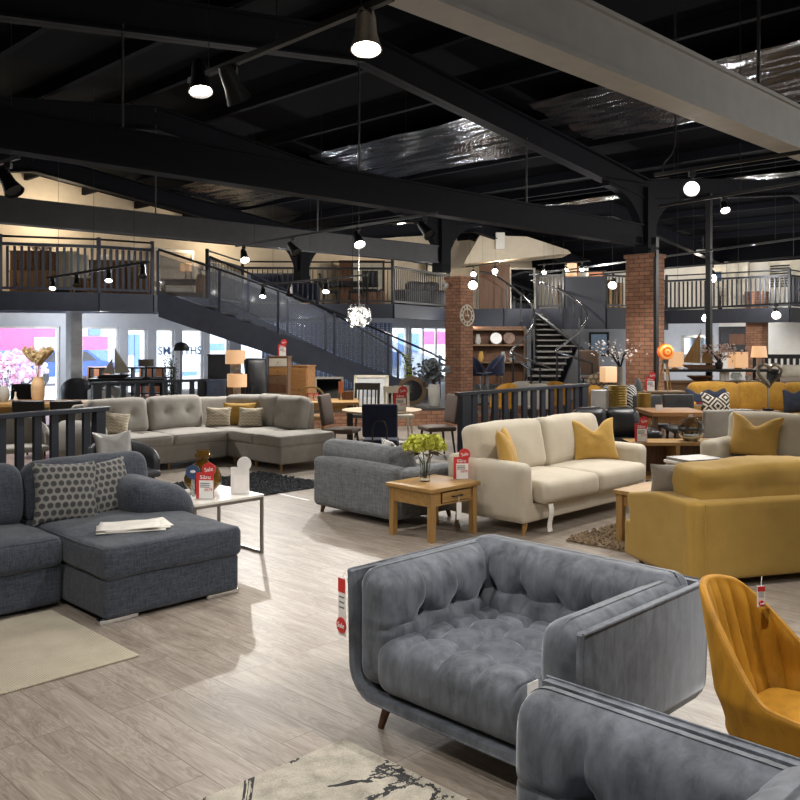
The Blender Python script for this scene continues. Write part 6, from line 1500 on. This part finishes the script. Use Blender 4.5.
a, b = P(190, 81, 3.4), P(392, -3, 3.4); track('lighting track crossing the top of the photo', a, b)
def on(a, b, u):         # the point of track a-b seen in column u
    k = (u - 400) / F; t = (k * a.y - a.x) / ((b.x - a.x) - k * (b.y - a.y)); return a + (b - a) * t
p = on(a, b, 200); spot('bright lit spotlight at the upper left, facing the camera', p, p + Vector((.12, -.3, -1)), True, 1.1, True, .0)
p = on(a, b, 232); spot('black unlit spotlight right of the bright upper left lamp', p, p + Vector((.4, .5, -1)), False, 1.1, True, .11)
p = on(a, b, 366); spot('silver lit spotlight at the top centre', p, p + Vector((.02, -.25, -1)), True, 1.1, False, .10)
a, b = P(-40, 176, 3.4), P(19, 157, 3.4); track('short lighting track at the left edge', a, b); p = on(a, b, 8); spot('black unlit spotlight on the track at the left edge', p, p + Vector((.5, -.2, -.7)), False, 1.3)
a, b = P(236, 246, 3.4), P(437, 213, 3.4); track('lighting track under the beams left of centre', a, b)
for u, lit, lb in ((244, True, 'lit spotlight over the stair head, left end of its track'), (293, False, 'unlit spotlight left of the small lit one in the centre'), (358, True, 'small lit spotlight at the centre under the beams'), (425, False, 'unlit tilted spotlight left of the middle pier')):
    p = on(a, b, u); spot(lb, p, p + Vector((.25 if lit else .6, -.6, -.8)), lit, 1.25)
a, b = D(48, 278, 14.0), D(148, 262, 11.8); track('sloping lighting track in front of the left upper balustrade', a, b)
for u, lit, lb in ((53, True, 'lit spotlight before the brown cabinets, left end'), (77, False, 'unlit spotlight between the two lit ones, left balustrade'), (109, True, 'lit spotlight before the left upper balustrade, right one'), (143, False, 'unlit spotlight at the stair end of the left track')):
    p = on(a, b, u); spot(lb, p, p + Vector((.1, -.5, -.8)), lit, .8)
a, b = D(262, 285, 17.0), D(367, 275, 14.6); track('lighting track hung in front of the middle deck', a, b)
for u, lit, lb in ((263, True, 'lit spotlight over the straight stair, left end of the hung track'), (290, False, 'unlit spotlight in front of the navy sofa'), (326, True, 'lit spotlight in front of the dark table on the middle deck')):
    p = on(a, b, u); spot(lb, p, p + Vector((0, -.5, -.9)), lit, 1.0)
a, b = P(655, 175, 3.4), P(840, 146, 3.4); track('lighting track at the right below the grey beam', a, b); p = on(a, b, 692); spot('brightest lit spotlight at the right below the grey beam', p, Vector((.6, 2.5, .8)), True, 1.1)
q = P(663, 175, 3.4); t = thing('power_cable', 'looping grey cable dropping to the right lighting track', 'cable', q); MB().tube(smooth([(0, 0, 0), (.02, .05, .12), (.14, .1, .28), (.16, .1, .6), (.155, .1, 1.7)]), .008, 6).build('cable', m_steel, t)
a, b = P(660, 206, 3.4), P(840, 176, 3.4); track('second lighting track at the right, behind the first', a, b); p = on(a, b, 724); spot('small lit downlight on the second right track', p, p + Vector((0, -.6, -.8)), True, .8)
a, b = P(530, 275, 3.4), P(830, 234, 3.4); track('long lighting track passing the wide brick pier', a, b); p = on(a, b, 646); spot('unlit spotlight in front of the wide brick pier', p, p + Vector((.1, -.3, -1)), False, 1.3)
a, b = P(590, 275, 3.3), P(830, 254, 3.3); track('far lighting track before the right balcony', a, b)
for u, lb in ((613, 'lit spotlight left of the wide brick pier with starry glare'), (712, 'lit spotlight on the thin black post, upper one')): p = on(a, b, u); spot(lb, p, p + Vector((-.3, -.8, -.5)), True, 1.5)
a, b = D(660, 310, 19.0), D(830, 301, 16.2); track('low lighting track across the thin black post', a, b)
for u, lb in ((706, 'lit spotlight beside the thin black post, lower one'), (776, 'lit spotlight on the low track in front of the white wall')): p = on(a, b, u); p.z += .02; spot(lb, p, p + Vector((-.3, -.8, -.4)), True, 1.3)
p = D(752, 308, 17.6); 
a, b = D(466, 267, 28.0), D(500, 262, 27.0); track('short lighting track below the cream bulkhead', a, b)
for u, lb in ((473.5, 'left lit spotlight below the cream bulkhead'), (495, 'right lit spotlight below the cream bulkhead')): p = on(a, b, u); spot(lb, p, p + Vector((-.1, -.8, -.5)), True, 1.4)
a, b = D(538, 265, 27.6), D(590, 261, 26.2); track('short lighting track above the gallery lamps', a, b)
for u, lb in ((544, 'small lit spotlight above the gallery, left one'), (566, 'small lit spotlight above the gallery, middle one'), (582, 'lit spotlight above the gallery lamps, right one')): p = on(a, b, u); spot(lb, p, p + Vector((-.1, -.8, -.5)), True, 1.3)
p = D(473, 272, 19.2); spot('lit spotlight right beside the middle brick pier', p, p + Vector((-.1, -.9, -.4)), True, 1.6)
# smoke detector / emergency light
p = D(703, 251, 18.0); o = thing('emergency_light', 'small white emergency light under the dark roof beam', 'light', p, rad(-10)); MB().box((0, 0, 0), (.26, .08, .06), 0, .01).build('body', m_white, o); MB().box((.1, -.045, 0), (.03, .01, .03)).build('indicator', m_card, o)
MB().tube([(0, 0, .03), (0, 0, .3)], .01, 5).build('stem', m_black, o)
# ================================================================ LIGHTS, SKY, CAMERA
def spot_lamp(loc, aim, power, size=70, blend=.6, col=(1, .965, .92), r=.04):
    l = bpy.data.lights.new('spot_lamp', 'SPOT'); l.energy = power; l.spot_size = rad(size); l.spot_blend = blend; l.color = col; l.shadow_soft_size = r
    o = bpy.data.objects.new('spot_lamp', l); COL.objects.link(o); o.location = loc
    o.rotation_euler = (Vector(aim) - Vector(loc)).to_track_quat('-Z', 'Y').to_euler(); return o
def point_lamp(loc, power, col=(1, .9, .78), r=.08):
    l = bpy.data.lights.new('unseen_lamp', 'POINT'); l.energy = power; l.color = col; l.shadow_soft_size = r
    o = bpy.data.objects.new('unseen_lamp', l); COL.objects.link(o); o.location = loc; return o
W_ = bpy.data.worlds.new('World'); S.world = W_; W_.use_nodes = True
bg = W_.node_tree.nodes['Background']; bg.inputs[0].default_value = (.82, .91, 1, 1); bg.inputs[1].default_value = 5.5
LIGHTS = [  # position, aim, watts, cone
    ((3.2, 9.35, 3.35), (1.6, 7.2, .3), 260, 95), ((-1.24, 5.5, 3.35), (-1.8, 6.0, .3), 130, 95), ((-.19, 4.75, 3.35), (.6, 4.3, .2), 120, 95),
    ((2.6, 3.4, 3.4), (1.0, 3.6, .3), 330, 100), ((.2, 1.4, 3.4), (.2, 3.6, 0), 230, 100), ((-2.6, 3.0, 3.4), (-1.2, 4.6, 0), 210, 100),
    ((3.5, 6.2, 3.4), (2.6, 6.6, .2), 200, 100), ((-.6, 7.4, 3.4), (-.4, 7.6, 0), 170, 100), ((-3.0, 8.6, 3.4), (-2.3, 8.2, 0), 200, 100),
    ((-.7, 13.9, 3.35), (-1.2, 12.2, .3), 460, 100), ((-2.6, 14.6, 3.35), (-2.7, 12.0, .3), 460, 100), ((1.6, 11.2, 3.4), (1.4, 9.6, .3), 240, 100),
    ((3.6, 11.4, 3.4), (3.2, 10.2, .3), 240, 100), ((6.1, 15.0, 3.4), (5.9, 15, .3), 320, 105), ((4.2, 14.2, 3.4), (4.0, 14.6, .4), 240, 105),
    ((-6.0, 12.5, 3.2), (-5.6, 12.5, .3), 420, 105), ((.3, 16.0, 3.3), (0, 16.8, .4), 260, 105), ((-1.5, 16.0, 3.3), (-1.6, 16.6, .5), 200, 105),
    ((9.0, 21.0, 4.0), (11.5, 28, 1.0), 520, 110), ((6.0, 20.0, 3.6), (6.4, 26.5, 1.5), 500, 110), ((3.0, 21.5, 3.6), (3.6, 26, 1), 320, 110),
    ((6.5, 10.5, 3.4), (5.4, 9.8, .3), 220, 100),
]
for p, a, w, s in LIGHTS: spot_lamp(p, a, w, s)
# added grid of unseen point lamps that lifts the ambient light throughout
for i in range(7):
    for j in range(5): point_lamp(G(-2.2 + 4.7 * i, 4.4 - 5.03 * j, 3.4), (0, 8, 24, 85, 100, 100, 100)[i], (1, .97, .93), .05)
# warm point lamps over the upper deck
for p, w in (((-8.0, 20.4, 4.6), 70), ((-4.5, 23.6, 4.4), 70), ((-9.8, 18.6, 4.6), 60), ((0, 26.5, 4.5), 70), ((3.4, 29.3, 4.3), 90), ((9.8, 28.6, 4.4), 40)): point_lamp(p, w, (1, .84, .62))
for p, w in (((-7.0, 20.3, 2.15), 110), ((-2.5, 23.0, 2.1), 70), ((2.0, 25.5, 2.2), 60), ((8.3, 29, 2.1), 90), ((11.0, 27.5, 2.2), 60)): point_lamp(p, w, (.95, .97, 1))  # cool fill lamps without fixtures, added to brighten under the upper floor
cam = bpy.data.cameras.new('camera'); cam.sensor_width = 36; cam.lens = 36 * F / 800; cam.shift_y = -(400 - HV) / 800; cam.clip_end = 300
co = bpy.data.objects.new('camera', cam); COL.objects.link(co); co.location = (0, 0, H); co.rotation_euler = (PI / 2, 0, 0); S.camera = co
S.view_settings.view_transform = 'Standard'; S.view_settings.look = 'None'; S.view_settings.gamma = 1; S.view_settings.exposure = 0; S.view_settings.use_curve_mapping = False
